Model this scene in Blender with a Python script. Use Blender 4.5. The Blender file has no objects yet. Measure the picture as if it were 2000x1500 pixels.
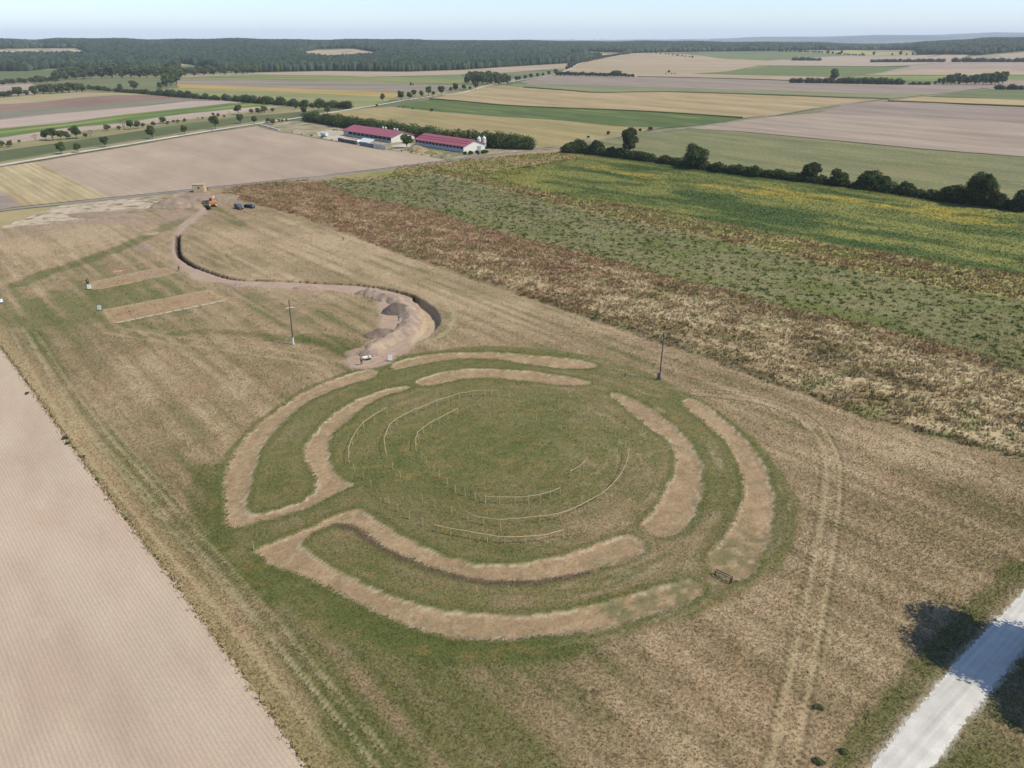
import bpy, bmesh, math, random
import numpy as np
from mathutils import Vector, Matrix

# ------------------------------------------------------------------ camera, sky, sun, exposure
S = bpy.context.scene
COL = S.collection
PITCH = math.radians(25.8); FPX = 1389.0; CAMH = 60.0
cd = bpy.data.cameras.new('camera'); cam = bpy.data.objects.new('camera', cd); COL.objects.link(cam)
cd.sensor_width = 36; cd.lens = 36 * FPX / 2000; cd.clip_start = .5; cd.clip_end = 80000
cam.location = (0, 0, CAMH); cam.rotation_euler = (math.pi / 2 - PITCH, 0, 0)
S.camera = cam
SUN_EL = math.radians(50); SUN_DIR = Vector((.945 * math.cos(SUN_EL), -.327 * math.cos(SUN_EL), math.sin(SUN_EL))).normalized()
w = bpy.data.worlds.new('World'); S.world = w; w.use_nodes = True
nt = w.node_tree; nt.nodes.clear()
sky = nt.nodes.new('ShaderNodeTexSky'); sky.sky_type = 'NISHITA'; sky.sun_disc = False
sky.sun_elevation = SUN_EL; sky.sun_rotation = math.atan2(SUN_DIR.x, SUN_DIR.y)
sky.altitude = 200; sky.air_density = 1.0; sky.dust_density = .35; sky.ozone_density = 3.0
bg = nt.nodes.new('ShaderNodeBackground'); bg.inputs[1].default_value = .15
ow = nt.nodes.new('ShaderNodeOutputWorld')
tint = nt.nodes.new('ShaderNodeMix'); tint.data_type = 'RGBA'; tint.blend_type = 'MULTIPLY'; tint.inputs[0].default_value = 1; tint.inputs[7].default_value = (.85, .915, 1.1, 1)
nt.links.new(sky.outputs[0], tint.inputs[6]); nt.links.new(tint.outputs[2], bg.inputs[0]); nt.links.new(bg.outputs[0], ow.inputs[0])
sl = bpy.data.lights.new('sun', 'SUN'); sl.energy = 4.0; sl.angle = math.radians(.5); sl.color = (1, .955, .88)
so = bpy.data.objects.new('sun', sl); COL.objects.link(so)
so.rotation_euler = (-SUN_DIR).to_track_quat('-Z', 'Y').to_euler(); so.location = (60, -30, 200)
S.view_settings.view_transform = 'Standard'; S.view_settings.look = 'None'
S.view_settings.exposure = 0.28; S.view_settings.gamma = 1
KEXP = (1.52, 1.56, 1.76)      # radiance of a sunlit level white surface: photo colour / KEXP = base colour
HAZE = 5.6e-5

# ------------------------------------------------------------------ projection helpers (photo pixel <-> place on the ground)
sp_, cp_ = math.sin(PITCH), math.cos(PITCH)
def smooth(a, b, x):
    t = np.clip((x - a) / (b - a), 0, 1); return t * t * (3 - 2 * t)
AZP = [(p - 1000) / FPX for p in (-900, 0, 200, 600, 850, 1100, 1300, 1500, 1720, 1850, 2000, 2300)]
AZA = [50, 50, 49, 47, 44, 37, 36, 34, 22, 40, 60, 74]
AZB = [60, 60, 60, 60, 60, 62, 66, 120, 150, 165, 190, 190]
def H(x, y):
    x = np.asarray(x, float); y = np.asarray(y, float)
    r = np.hypot(x, y); az = np.clip(x / np.maximum(y, 1), -1.2, 1.2) / cp_
    A = np.interp(az, AZP, AZA); B = np.interp(az, AZP, AZB)
    A = A * (1 + .05 * np.sin(az * 31 + 1) + .035 * np.sin(az * 77))
    h = A * smooth(1650, 4200, r) * (1 - .8 * smooth(5200, 8000, r))
    h = np.maximum(h, 0) + B * smooth(9500, 19000, r) * (1 + .06 * np.sin(az * 40) + .03 * np.sin(az * 113))
    return h
def G(px, py, z=0.0):
    """point on the terrain (or level z) seen at photo pixel"""
    u = (px - 1000) / FPX; v = (750 - py) / FPX
    dx, dy, dz = u, cp_ + v * sp_, -sp_ + v * cp_
    if py > 130 or z:
        t = (z - CAMH) / dz; return (dx * t, dy * t)
    t = 1000.0
    while t < 30000:
        if CAMH + dz * t < float(H(dx * t, dy * t)): break
        t *= 1.004
    return (dx * t, dy * t)
def P(x, y, z):
    zc = y * cp_ + (CAMH - z) * sp_
    return 1000 + FPX * x / zc, 750 - FPX * ((z - CAMH) * cp_ + y * sp_) / zc
def mpp(px, py):      # metres of upright height per photo pixel at the ground point
    x, y = G(px, py); z = float(H(x, y)); a = P(x, y, z)[1]; b = P(x, y, z + 5)[1]
    return 5 / (a - b)
def GW(pts): return [G(*p) for p in pts]
def lin(c):
    return tuple(((v / 255 / 12.92) if v / 255 < .04045 else ((v / 255 + .055) / 1.055) ** 2.4) for v in c)
def alb(*c): return tuple(min(v / k, .85) for v, k in zip(lin(c), KEXP))

# ------------------------------------------------------------------ noise in numpy
def hsh(ix, iy, s):
    h = (ix.astype(np.int64) * 374761393 + iy.astype(np.int64) * 668265263 + s * 974711) & 0xffffffff
    h = ((h ^ (h >> 13)) * 1274126177) & 0xffffffff
    return ((h ^ (h >> 16)) & 0xffff) / 65535.0
def vnoise(x, y, s=0):
    ix = np.floor(x); iy = np.floor(y); fx = x - ix; fy = y - iy
    fx = fx * fx * (3 - 2 * fx); fy = fy * fy * (3 - 2 * fy)
    a = hsh(ix, iy, s); b = hsh(ix + 1, iy, s); c = hsh(ix, iy + 1, s); d = hsh(ix + 1, iy + 1, s)
    return (a + (b - a) * fx) * (1 - fy) + (c + (d - c) * fx) * fy
def fbm(x, y, s=0, o=4):
    r = 0; a = .5; t = 0
    for k in range(o):
        r = r + a * vnoise(x * 2 ** k + 17 * k, y * 2 ** k - 9 * k, s + k); t += a; a *= .55
    return r / t
rng = np.random.default_rng(7); rnd = random.Random(5)

# ------------------------------------------------------------------ object helpers
def tag(o, label=None, cat=None, group=None, kind=None):
    if label: o['label'] = label
    if cat: o['category'] = cat
    if group: o['group'] = group
    if kind: o['kind'] = kind
    return o
def thing(name, loc, label, cat, group=None, rz=0):
    o = bpy.data.objects.new(name, None); COL.objects.link(o); o.location = loc; o.rotation_euler = (0, 0, rz)
    o.empty_display_size = .5
    return tag(o, label, cat, group)
def copy_tree(o, parent=None):
    c = o.copy(); COL.objects.link(c); c.parent = parent
    for ch in list(o.children): copy_tree(ch, c)
    return c
def link(name, me, parent=None):
    o = bpy.data.objects.new(name, me); COL.objects.link(o)
    if parent is not None: o.parent = parent
    return o
def mesh_np(name, V, F, mat=None, col=None, smooth_=False, parent=None):
    V = np.asarray(V, np.float32); F = np.asarray(F, np.int32); n = F.shape[1]
    me = bpy.data.meshes.new(name)
    me.vertices.add(len(V)); me.vertices.foreach_set('co', V.ravel())
    me.loops.add(F.size); me.loops.foreach_set('vertex_index', F.ravel())
    me.polygons.add(len(F)); me.polygons.foreach_set('loop_start', np.arange(0, F.size, n, dtype=np.int32))
    try: me.polygons.foreach_set('loop_total', np.full(len(F), n, np.int32))
    except Exception: pass
    if smooth_: me.polygons.foreach_set('use_smooth', np.ones(len(F), bool))
    me.update(calc_edges=True)
    if col is not None:
        a = me.color_attributes.new('col', 'FLOAT_COLOR', 'POINT')
        c = np.ones((len(V), 4), np.float32); c[:, :3] = col; a.data.foreach_set('color', c.ravel())
    if mat: me.materials.append(mat)
    return link(name, me, parent)

class MB:      # collects simple solids, builds ONE mesh object
    def __init__(s): s.bm = bmesh.new()
    def box(s, c, d, rz=0, rx=0, ry=0, taper=1):
        r = bmesh.ops.create_cube(s.bm, size=1)['verts']
        for v in r:
            k = taper if v.co.z > 0 else 1
            v.co = Vector((v.co.x * d[0] * k, v.co.y * d[1] * k, v.co.z * d[2]))
        M = Matrix.Translation(c) @ Matrix.Rotation(rz, 4, 'Z') @ Matrix.Rotation(ry, 4, 'Y') @ Matrix.Rotation(rx, 4, 'X')
        bmesh.ops.transform(s.bm, matrix=M, verts=r); return s
    def cyl(s, a, b, r1, r2=None, n=10):
        a = Vector(a); b = Vector(b); d = b - a
        r = bmesh.ops.create_cone(s.bm, cap_ends=True, segments=n, radius1=r1, radius2=r1 if r2 is None else r2, depth=d.length)['verts']
        M = Matrix.Translation((a + b) / 2) @ d.to_track_quat('Z', 'Y').to_matrix().to_4x4()
        bmesh.ops.transform(s.bm, matrix=M, verts=r); return s
    def poly(s, pts, faces):
        vs = [s.bm.verts.new(p) for p in pts]
        for f in faces: s.bm.faces.new([vs[i] for i in f])
        return s
    def tube(s, pts, r, n=6):
        for a, b in zip(pts, pts[1:]): s.cyl(a, b, r, r, n)
        return s
    def prism(s, prof, y0, y1):      # profile in xz extruded along y
        n = len(prof); pts = [(x, y0, z) for x, z in prof] + [(x, y1, z) for x, z in prof]
        return s.poly(pts, [tuple(range(n)), tuple(range(2 * n - 1, n - 1, -1))] + [(i, i + n, (i + 1) % n + n, (i + 1) % n) for i in range(n)])
    def build(s, name, mat, parent=None, bevel=0):
        bmesh.ops.recalc_face_normals(s.bm, faces=s.bm.faces)
        me = bpy.data.meshes.new(name); s.bm.to_mesh(me); s.bm.free(); me.materials.append(mat)
        o = link(name, me, parent)
        if bevel:
            m = o.modifiers.new('bevel', 'BEVEL'); m.width = bevel; m.segments = 2
        return o

# ------------------------------------------------------------------ materials
class NT:
    def __init__(s, name):
        s.m = bpy.data.materials.new(name); s.m.use_nodes = True; s.t = s.m.node_tree; s.t.nodes.clear()
        s.out = s.n('ShaderNodeOutputMaterial'); s.b = s.n('ShaderNodeBsdfPrincipled')
        s.b.inputs['Roughness'].default_value = .95; s.b.inputs['Specular IOR Level'].default_value = .15
        s.l(s.b.outputs[0], s.out.inputs[0])
    def n(s, t): return s.t.nodes.new(t)
    def l(s, a, b): s.t.links.new(a, b)
    def pos(s): 
        if not hasattr(s, '_p'): s._p = s.n('ShaderNodeNewGeometry').outputs['Position']
        return s._p
    def map(s, scale=(1, 1, 1), rz=0):
        a = s.n('ShaderNodeVectorRotate'); a.rotation_type = 'Z_AXIS'; a.inputs['Angle'].default_value = rz; s.l(s.pos(), a.inputs['Vector'])
        m = s.n('ShaderNodeVectorMath'); m.operation = 'MULTIPLY'; m.inputs[1].default_value = scale; s.l(a.outputs[0], m.inputs[0]); return m.outputs[0]
    def noise(s, vec, sc=1, det=4, rough=.55):
        n = s.n('ShaderNodeTexNoise'); n.inputs['Scale'].default_value = sc; n.inputs['Detail'].default_value = det
        n.inputs['Roughness'].default_value = rough; s.l(vec, n.inputs['Vector']); return n.outputs[0]
    def ramp(s, fac, a, b, lo=0, hi=1):
        r = s.n('ShaderNodeMapRange'); r.inputs[1].default_value = a; r.inputs[2].default_value = b; r.inputs[3].default_value = lo; r.inputs[4].default_value = hi
        s.l(fac, r.inputs[0]); return r.outputs[0]
    def mix(s, fac, a, b, typ='MIX'):
        m = s.n('ShaderNodeMix'); m.data_type = 'RGBA'; m.blend_type = typ; m.clamp_result = False
        for i, v in ((0, fac), (6, a), (7, b)):
            if isinstance(v, (int, float)): m.inputs[i].default_value = v
            elif isinstance(v, tuple): m.inputs[i].default_value = v + (1,)
            else: s.l(v, m.inputs[i])
        return m.outputs[2]
    def math(s, op, a, b=0.):
        m = s.n('ShaderNodeMath'); m.operation = op
        for i, v in ((0, a), (1, b)):
            if isinstance(v, (int, float)): m.inputs[i].default_value = v
            else: s.l(v, m.inputs[i])
        return m.outputs[0]
    def gain(s, col, fac, lo, hi):     # multiply a colour by lo..hi
        g = s.ramp(fac, .3, .7, lo, hi); c = s.n('ShaderNodeCombineColor')
        for i in range(3): s.l(g, c.inputs[i])
        return s.mix(1., col, c.outputs[0], 'MULTIPLY')
    def bump(s, h, dist, strength=1):
        b = s.n('ShaderNodeBump'); b.inputs['Distance'].default_value = dist; b.inputs['Strength'].default_value = strength
        s.l(h, b.inputs['Height']); s.l(b.outputs[0], s.b.inputs['Normal'])
    def fin(s, col):
        if isinstance(col, tuple): s.b.inputs['Base Color'].default_value = col + (1,)
        else: s.l(col, s.b.inputs['Base Color'])
        return s.m
def plain(name, rgb, rough=.6, spec=.3, metal=0, var=.12, sc=1.5):
    k = NT(name); k.b.inputs['Roughness'].default_value = rough; k.b.inputs['Specular IOR Level'].default_value = spec; k.b.inputs['Metallic'].default_value = metal
    return k.fin(k.gain(alb(*rgb), k.noise(k.pos(), sc, 4), 1 - var, 1 + var))
def field_mat(name, c1, c2, big=60, ang=0, stretch=4, c3=None, furrow=0, famt=.1, fine=1.2, fvar=.12, lo=.42, hi=.6, bump=.05, row=0, big_amp=.1):
    """crop or bare field: two or three colours in patches stretched along ang, rows or furrows, fine grain"""
    k = NT(name); v = k.map((1 / stretch, 1, 1), ang)
    c = k.mix(k.ramp(k.noise(v, 1 / big, 5, .6), lo, hi), alb(*c1), alb(*c2))
    if c3: c = k.mix(k.ramp(k.noise(v, 2.3 / big, 4, .6), .55, .66), c, alb(*c3))
    st = k.noise(k.map((.01, .35, 1), ang), 1, 3)
    c = k.gain(c, st, 1 - big_amp, 1 + big_amp); c = k.gain(c, k.noise(k.map((.004, .09, 1), ang), 1, 4, .7), 1 - big_amp, 1 + big_amp); c = k.gain(c, k.noise(k.map((.02, .05, 1), ang + .3), 1, 5, .65), .9, 1.1)
    g = k.noise(k.pos(), fine, 5, .7); c = k.gain(c, g, 1 - fvar, 1 + fvar); h = g
    if furrow:
        wv = k.n('ShaderNodeTexWave'); wv.bands_direction = 'Y'; wv.inputs['Scale'].default_value = .314 / furrow
        wv.inputs['Distortion'].default_value = 1.2; wv.inputs['Detail'].default_value = 2; wv.inputs['Detail Scale'].default_value = .6
        k.l(k.map((1, 1, 1), ang), wv.inputs['Vector'])
        sp = k.math('MULTIPLY', wv.outputs[1], k.ramp(k.noise(k.map((.05, .3, 1), ang), 1, 3), .35, .65, .3, 1))
        c = k.gain(c, k.ramp(sp, 0, 1, .3, .7), 1 + famt, 1 - famt); h = k.math('ADD', k.math('MULTIPLY', wv.outputs[1], .6), g)
    if bump: k.bump(h, bump)
    return k.fin(c)
def attr_mat(name, vlo=.85, vhi=1.15, sc=3., bump=0., trans=0, det=4, up=0):
    k = NT(name); a = k.n('ShaderNodeAttribute'); a.attribute_name = 'col'
    n = k.noise(k.pos(), sc, det, .65); c = k.gain(a.outputs[0], n, vlo, vhi)
    if bump: k.bump(n, bump)
    if up:      # thin blades in a dense sward catch the light mostly from above
        g = k.n('ShaderNodeNewGeometry').outputs['Normal']; a1 = k.n('ShaderNodeVectorMath'); a1.operation = 'SCALE'; a1.inputs['Scale'].default_value = 1 - up; k.l(g, a1.inputs[0])
        a2 = k.n('ShaderNodeVectorMath'); a2.operation = 'ADD'; a2.inputs[1].default_value = (0, 0, up); k.l(a1.outputs[0], a2.inputs[0]); a3 = k.n('ShaderNodeVectorMath'); a3.operation = 'NORMALIZE'; k.l(a2.outputs[0], a3.inputs[0]); k.l(a3.outputs[0], k.b.inputs['Normal'])
    if trans:
        t = k.n('ShaderNodeBsdfTranslucent'); k.l(c, t.inputs[0]); m = k.n('ShaderNodeMixShader'); m.inputs[0].default_value = trans
        k.l(k.b.outputs[0], m.inputs[1]); k.l(t.outputs[0], m.inputs[2]); k.l(m.outputs[0], k.out.inputs[0])
    return k.fin(c)
M_SITE = attr_mat('meadow_soil', .82, 1.18, 2.6, .10, det=6)
M_LEAF = attr_mat('foliage', .75, 1.25, .8, trans=.2, det=3, up=.38)
M_GRASS = attr_mat('grass_blades', .85, 1.15, 5, trans=.2, det=2, up=.85)
M_BARK = plain('bark', (95, 82, 66), .95, .1)
M_WOOD = plain('weathered_wood', (218, 194, 156), .9, .1, var=.2, sc=6)
M_WHITE = plain('white_paint', (240, 240, 238), .5, .3, var=.035)
M_DARK = plain('dark_metal', (45, 46, 50), .4, .5)
M_CONC = plain('concrete', (150, 147, 142), .9, .1, var=.2)

# ------------------------------------------------------------------ polygon tools (world)
def segd(px, py, a, b):
    dx, dy = b[0] - a[0], b[1] - a[1]; L = dx * dx + dy * dy + 1e-9
    t = np.clip(((px - a[0]) * dx + (py - a[1]) * dy) / L, 0, 1)
    return np.hypot(px - a[0] - t * dx, py - a[1] - t * dy)
def sdf(X, Y, poly, pad=4.):     # signed distance, negative inside; +big far outside
    pl = np.array(poly); out = np.full(X.shape, 99., np.float32)
    m = (X > pl[:, 0].min() - pad) & (X < pl[:, 0].max() + pad) & (Y > pl[:, 1].min() - pad) & (Y < pl[:, 1].max() + pad)
    x, y = X[m], Y[m]; d = np.full(x.shape, 99.); ins = np.zeros(x.shape, bool)
    for i in range(len(pl)):
        a, b = pl[i], pl[(i + 1) % len(pl)]
        d = np.minimum(d, segd(x, y, a, b))
        if a[1] != b[1]:
            c = ((a[1] > y) != (b[1] > y)) & (x < (b[0] - a[0]) * (y - a[1]) / (b[1] - a[1]) + a[0]); ins ^= c
    out[m] = np.where(ins, -d, d); return out
def pdist(X, Y, line, pad=6.):
    pl = np.array(line); out = np.full(X.shape, 99., np.float32)
    m = (X > pl[:, 0].min() - pad) & (X < pl[:, 0].max() + pad) & (Y > pl[:, 1].min() - pad) & (Y < pl[:, 1].max() + pad)
    x, y = X[m], Y[m]; d = np.full(x.shape, 99.)
    for a, b in zip(pl, pl[1:]): d = np.minimum(d, segd(x, y, a, b))
    out[m] = d; return out
def crom(pts, n=6, closed=False):
    pts = [np.array(p, float) for p in pts]; N = len(pts); out = []
    for i in range(N if closed else N - 1):
        if closed: a, b, c, d = pts[i - 1], pts[i], pts[(i + 1) % N], pts[(i + 2) % N]
        else: a, b, c, d = pts[max(i - 1, 0)], pts[i], pts[i + 1], pts[min(i + 2, N - 1)]
        for k in range(n):
            t = k / n; out.append(tuple(.5 * (2 * b + (c - a) * t + (2 * a - 5 * b + 4 * c - d) * t * t + (3 * b - a - 3 * c + d) * t ** 3)))
    if not closed: out.append(tuple(pts[-1]))
    return out

# ================================================================== GROUND (one sheet to the horizon, dips under the detailed site sheet)
SX0, SX1, SY0, SY1 = -182.0, 250.0, 14.0, 465.0
def lines(lo, hi, fine, coarse, extra, flo, fhi):
    s = set(extra); v = flo
    while v <= fhi: s.add(round(v, 2)); v += fine
    v = fhi
    while v <= hi: s.add(round(v, 2)); v += coarse
    v = flo
    while v >= lo: s.add(round(v, 2)); v -= coarse
    return np.array(sorted(s))
gx = lines(-24000, 24000, 60, 500, (SX0, SX1), -4500, 4500); gy = lines(-800, 27000, 60, 400, (SY0, SY1), -800, 5600)
XX, YY = np.meshgrid(gx, gy); ZZ = H(XX, YY) - .14
ZZ[(XX > SX0 + .5) & (XX < SX1 - .5) & (YY > SY0 + .5) & (YY < SY1 - .5)] = -5
nx, ny = len(gx), len(gy); idx = np.arange(nx * ny).reshape(ny, nx)
F = np.stack([idx[:-1, :-1], idx[:-1, 1:], idx[1:, 1:], idx[1:, :-1]], -1).reshape(-1, 4)
far_mat = NT('dry_grass_far')
_p = far_mat.map((.25, 1, 1), .1)
_c = far_mat.mix(far_mat.ramp(far_mat.noise(_p, 1 / 220, 4), .42, .58), alb(165, 152, 112), alb(112, 120, 78))
_r = far_mat.n('ShaderNodeSeparateXYZ'); far_mat.l(far_mat.pos(), _r.inputs[0])
_fw = far_mat.mix(far_mat.ramp(far_mat.noise(far_mat.map((.5, 1, 1)), 1 / 900, 5), .5, .56), alb(46, 66, 40), alb(120, 120, 84))
_c = far_mat.mix(far_mat.ramp(_r.outputs[1], 3600, 5200), _c, _fw)
ground = mesh_np('ground', np.stack([XX, YY, ZZ], -1).reshape(-1, 3), F, far_mat.fin(far_mat.gain(_c, far_mat.noise(far_mat.pos(), .05, 6, .7), .85, 1.15)), smooth_=True)
tag(ground, 'wide farmland plain with low wooded hills on the horizon', kind='structure')

# ------------------------------------------------------------------ draped sheets: fields, yards, roads
LAY = [0]
def drape(name, world_pts, mat, label, z=None, kind='structure'):
    LAY[0] += 1
    bm = bmesh.new(); vs = [bm.verts.new((x, y, 0)) for x, y in world_pts]
    f = bm.faces.new(vs); f.normal_update()
    if f.normal.z < 0: f.normal_flip()
    a = np.array(world_pts)
    if np.hypot(a[:, 0], a[:, 1]).max() > 1500:
        for ax, (lo, hi) in enumerate(((a[:, 0].min(), a[:, 0].max()), (a[:, 1].min(), a[:, 1].max()))):
            v = math.floor(lo / 90) * 90 + 90
            while v < hi:
                no = (1, 0, 0) if ax == 0 else (0, 1, 0); co = (v, 0, 0) if ax == 0 else (0, v, 0)
                bmesh.ops.bisect_plane(bm, geom=bm.verts[:] + bm.edges[:] + bm.faces[:], plane_co=co, plane_no=no); v += 90
    bmesh.ops.triangulate(bm, faces=bm.faces[:])
    zz = .02 + .004 * LAY[0] if z is None else z
    for v in bm.verts: v.co.z = float(H(v.co.x, v.co.y)) + zz
    bmesh.ops.recalc_face_normals(bm, faces=bm.faces)
    me = bpy.data.meshes.new(name); bm.to_mesh(me); bm.free(); me.materials.append(mat)
    return tag(link(name, me), label, kind=kind)
def field(pix, mat, label, name='field', z=None): return drape(name, GW(pix), mat, label, z)
def ribbon(name, pix, width, mat, label, z, n=6, world=False, ragged=.12, seed=3):
    pts = crom(pix if world else GW(pix), n); V = []; r2 = random.Random(seed)
    dense = []
    for a, b in zip(pts, pts[1:]):
        k = max(1, int(math.dist(a, b) / 4)) if math.hypot(*a) < 500 else 1
        for i in range(k): dense.append((a[0] + (b[0] - a[0]) * i / k, a[1] + (b[1] - a[1]) * i / k))
    dense.append(pts[-1]); pts = dense
    for i, p in enumerate(pts):
        a = pts[max(i - 1, 0)]; b = pts[min(i + 1, len(pts) - 1)]
        t = np.array(b) - np.array(a); t /= np.linalg.norm(t) + 1e-9; nn = np.array([-t[1], t[0]])
        for s, d in ((-1, 0), (-.5, .03), (0, .05), (.5, .03), (1, 0)):
            q = np.array(p) + nn * width / 2 * s * (1 + (r2.uniform(-ragged, ragged) if abs(s) == 1 else 0))
            V.append((q[0], q[1], float(H(q[0], q[1])) + z + d))
    F = [(i * 5 + j, i * 5 + j + 1, (i + 1) * 5 + j + 1, (i + 1) * 5 + j) for i in range(len(pts) - 1) for j in range(4)]
    F = [f[::-1] for f in F]
    o = mesh_np(name, V, F, mat, smooth_=True); return tag(o, label, kind='structure')

tan, pink = (190, 168, 138), (188, 167, 150)
def angp(a, b):
    a, b = G(*a), G(*b); return -math.atan2(b[1] - a[1], b[0] - a[0])
A_L = angp((0, 324), (300, 276)); A_R = angp((1400, 240), (2000, 300))
FM = field_mat
# far left
field([(-80, 83), (0, 83.5), (185, 82.5), (190, 86), (90, 90), (0, 92), (-80, 93)], FM('tan_hill_field', (188, 172, 138), (176, 160, 122), 200), 'narrow tan field high on the wooded hill at the left horizon')
field([(-80, 98), (0, 97), (185, 91), (193, 98), (191, 111), (130, 107), (60, 110), (-80, 114)], FM('pink_hill_field', (202, 181, 158), (190, 168, 142), 160), 'pale pink tan field on the hillside at the left edge')
field([(-80, 129), (85, 128), (90, 132), (-80, 134)], FM('pale_clearing', (200, 182, 150), (188, 168, 130), 90), 'thin pale clearing between the left tree belts')
field([(250, 125), (470, 122.5), (500, 127), (470, 129), (250, 128.5)], FM('tan_strip', (200, 184, 148), (180, 165, 120), 90), 'thin straw strip behind the tree belt')
field([(-80, 142), (100, 138), (220, 137), (225, 143), (115, 156), (-80, 168)], FM('green_crop', (108, 118, 70), (118, 124, 72), 80), 'dull green field between the tree belts at left')
field([(350, 131), (470, 130), (470, 134), (350, 137)], FM('green_strip', (130, 134, 84), (110, 124, 76), 60), 'small green strip behind the tree belt')
field([(-80, 168), (62, 163), (76, 175), (70, 184), (-80, 192)], FM('pink_soil_a', pink, (178, 158, 138), 60), 'bare pink field behind the tree row at the left edge')
field([(64, 166), (200, 153), (320, 152), (345, 160), (348, 172), (290, 180), (180, 178), (76, 176)], FM('olive_crop', (118, 124, 80), (135, 134, 88), 50), 'olive green field in front of the left tree belt')
# centre band
field([(330, 146), (500, 142), (640, 139), (800, 140), (900, 137), (1000, 131), (1108, 124), (1108, 132), (1000, 141), (900, 145), (780, 152), (640, 150), (440, 152), (330, 154)], FM('tan_stubble_a', (192, 172, 144), (182, 160, 130), 110), 'pale stubble field along the foot of the forest')
field([(340, 152), (500, 145.5), (640, 147), (720, 150), (900, 145), (905, 160), (965, 162), (930, 169), (800, 163), (620, 159), (450, 155), (345, 158)], FM('green_yellow_crop', (114, 130, 78), (152, 150, 86), 60, 0, 6, (168, 156, 100)), 'green and yellow striped crop field below the forest')
field([(345, 157.5), (450, 155), (620, 158), (800, 163), (925, 168), (880, 176), (770, 182), (650, 177), (500, 171), (345, 164)], FM('ploughed_stripe', (172, 152, 136), (140, 132, 104), 40, 0, 10), 'striped bare field beside the tree lined road')
field([(345, 163.5), (500, 170.5), (650, 176), (790, 182), (770, 190), (600, 182.5), (500, 177), (350, 172)], FM('orange_crop', (196, 162, 88), (180, 158, 92), 60), 'orange yellow ripening strip by the road trees')
field([(270, 179), (350, 171.5), (500, 176.5), (600, 182), (775, 190), (745, 202), (695, 212), (600, 207), (500, 201), (375, 190)], FM('yellow_green_crop', (160, 156, 100), (146, 148, 94), 50), 'yellow green field behind the long low hedge')
field([(995, 160), (1060, 149), (1100, 147), (1160, 151), (1060, 160), (1020, 166), (985, 166)], FM('green_bit', (96, 116, 78), (110, 126, 80), 50), 'small green field beside the white road bend')
# left strips
field([(-80, 193), (0, 189), (75, 184), (150, 180), (250, 182), (300, 186), (240, 186), (150, 192), (75, 201), (-80, 210)], FM('yellow_tan_strip', (178, 162, 118), (188, 170, 130), 50, A_L), 'yellow tan strip nearest the left tree row')
field([(-80, 210), (0, 204), (75, 200), (150, 191), (225, 186), (300, 186.5), (375, 192), (300, 195), (150, 209), (0, 219), (-80, 226)], FM('red_brown_strip', (150, 121, 104), (164, 136, 116), 40, A_L, 6), 'reddish brown weedy strip of field')
field([(-80, 226), (0, 218), (150, 208), (300, 194.5), (380, 192), (425, 196), (375, 197), (210, 213), (105, 223), (0, 234), (-80, 242)], FM('grey_green_strip', (152, 141, 122), (136, 134, 108), 40, A_L, 6), 'grey green strip of weeds beside the brown one')
field([(-80, 242), (0, 234), (105, 223), (210, 213), (300, 205), (375, 197), (450, 196.5), (500, 200), (500, 201), (450, 202), (375, 210), (250, 222), (125, 240), (0, 251), (-80, 259)], FM('pink_strip', (198, 176, 158), (190, 168, 150), 60, A_L), 'bare pink strip above the bright green strip')
field([(-80, 259), (0, 251), (125, 240), (250, 222), (375, 210), (480, 200), (600, 205), (500, 209), (375, 221), (312, 229), (250, 240), (125, 251), (0, 270), (-80, 279)], FM('bright_green_strip', (150, 156, 80), (104, 124, 60), 26, A_L, 8, (112, 136, 60)), 'bright green and yellow crop strip')
field([(-80, 279), (0, 270), (125, 250.5), (250, 239.5), (312, 229), (375, 221), (500, 209), (560, 207), (500, 217), (450, 222), (375, 232), (275, 243), (165, 256), (90, 270), (0, 282), (-80, 292)], FM('pink_strip_b', (198, 174, 156), (186, 164, 144), 50, A_L), 'bare pink strip behind the orchard')
field([(-80, 292), (0, 282), (90, 270), (165, 256), (275, 243), (375, 232), (450, 222), (500, 216), (690, 205), (640, 212), (560, 222), (475, 228), (325, 248), (150, 275), (0, 296), (-80, 305)], FM('orchard_grass', (168, 154, 108), (140, 138, 92), 22, A_L, 3), 'dry grass strip of the old orchard')
field([(-80, 305), (0, 295.5), (150, 274.5), (325, 247.5), (475, 227.5), (560, 221), (690, 208), (640, 224), (590, 236), (515, 239), (400, 256), (250, 281), (150, 297), (0, 321), (-80, 334)], FM('dark_green_meadow', (102, 109, 66), (112, 117, 72), 30, A_L, 8, (118, 122, 82)), 'dark green meadow beside the white gravel track')
VERGE = FM('verge', (172, 156, 122), (150, 142, 98), 12, A_L)
ribbon('verge', [(-120, 340), (0, 321.5), (150, 296.5), (250, 280.5), (400, 255.5), (500, 240.5), (560, 232)], 15, VERGE, 'dry grass verge of the white gravel track', .24)
field([(-220, 372), (-80, 345), (0, 326), (75, 316), (216, 385), (130, 394), (42, 403), (-100, 424), (-220, 444)], FM('straw_stubble', (200, 182, 140), (180, 158, 118), 14, angp((75, 316), (216, 385)), 6, (190, 174, 126), furrow=3.2, famt=.12, fvar=.14), 'golden straw stubble field in stripes', z=.05)
field([(-220, 400), (0, 374), (42, 402.5), (-80, 420), (-220, 444)], FM('pink_soil_c', (180, 160, 145), (170, 150, 134), 30), 'bare pink corner field at the left edge', z=.056)
field([(75, 317), (150, 303), (250, 287), (400, 262), (500, 247), (545, 258), (590, 265), (640, 274.5), (700, 283), (760, 293.5), (800, 300), (872, 312.5), (770, 326), (620, 344), (500, 356), (380, 369), (216, 385.5)],
      FM('ploughed_field', (193, 171, 146), (184, 162, 140), 50, angp((75, 316), (216, 385)), 5, furrow=3, famt=.04, big_amp=.04, fvar=.08), 'large bare ploughed field in front of the farm', z=.062)
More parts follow.
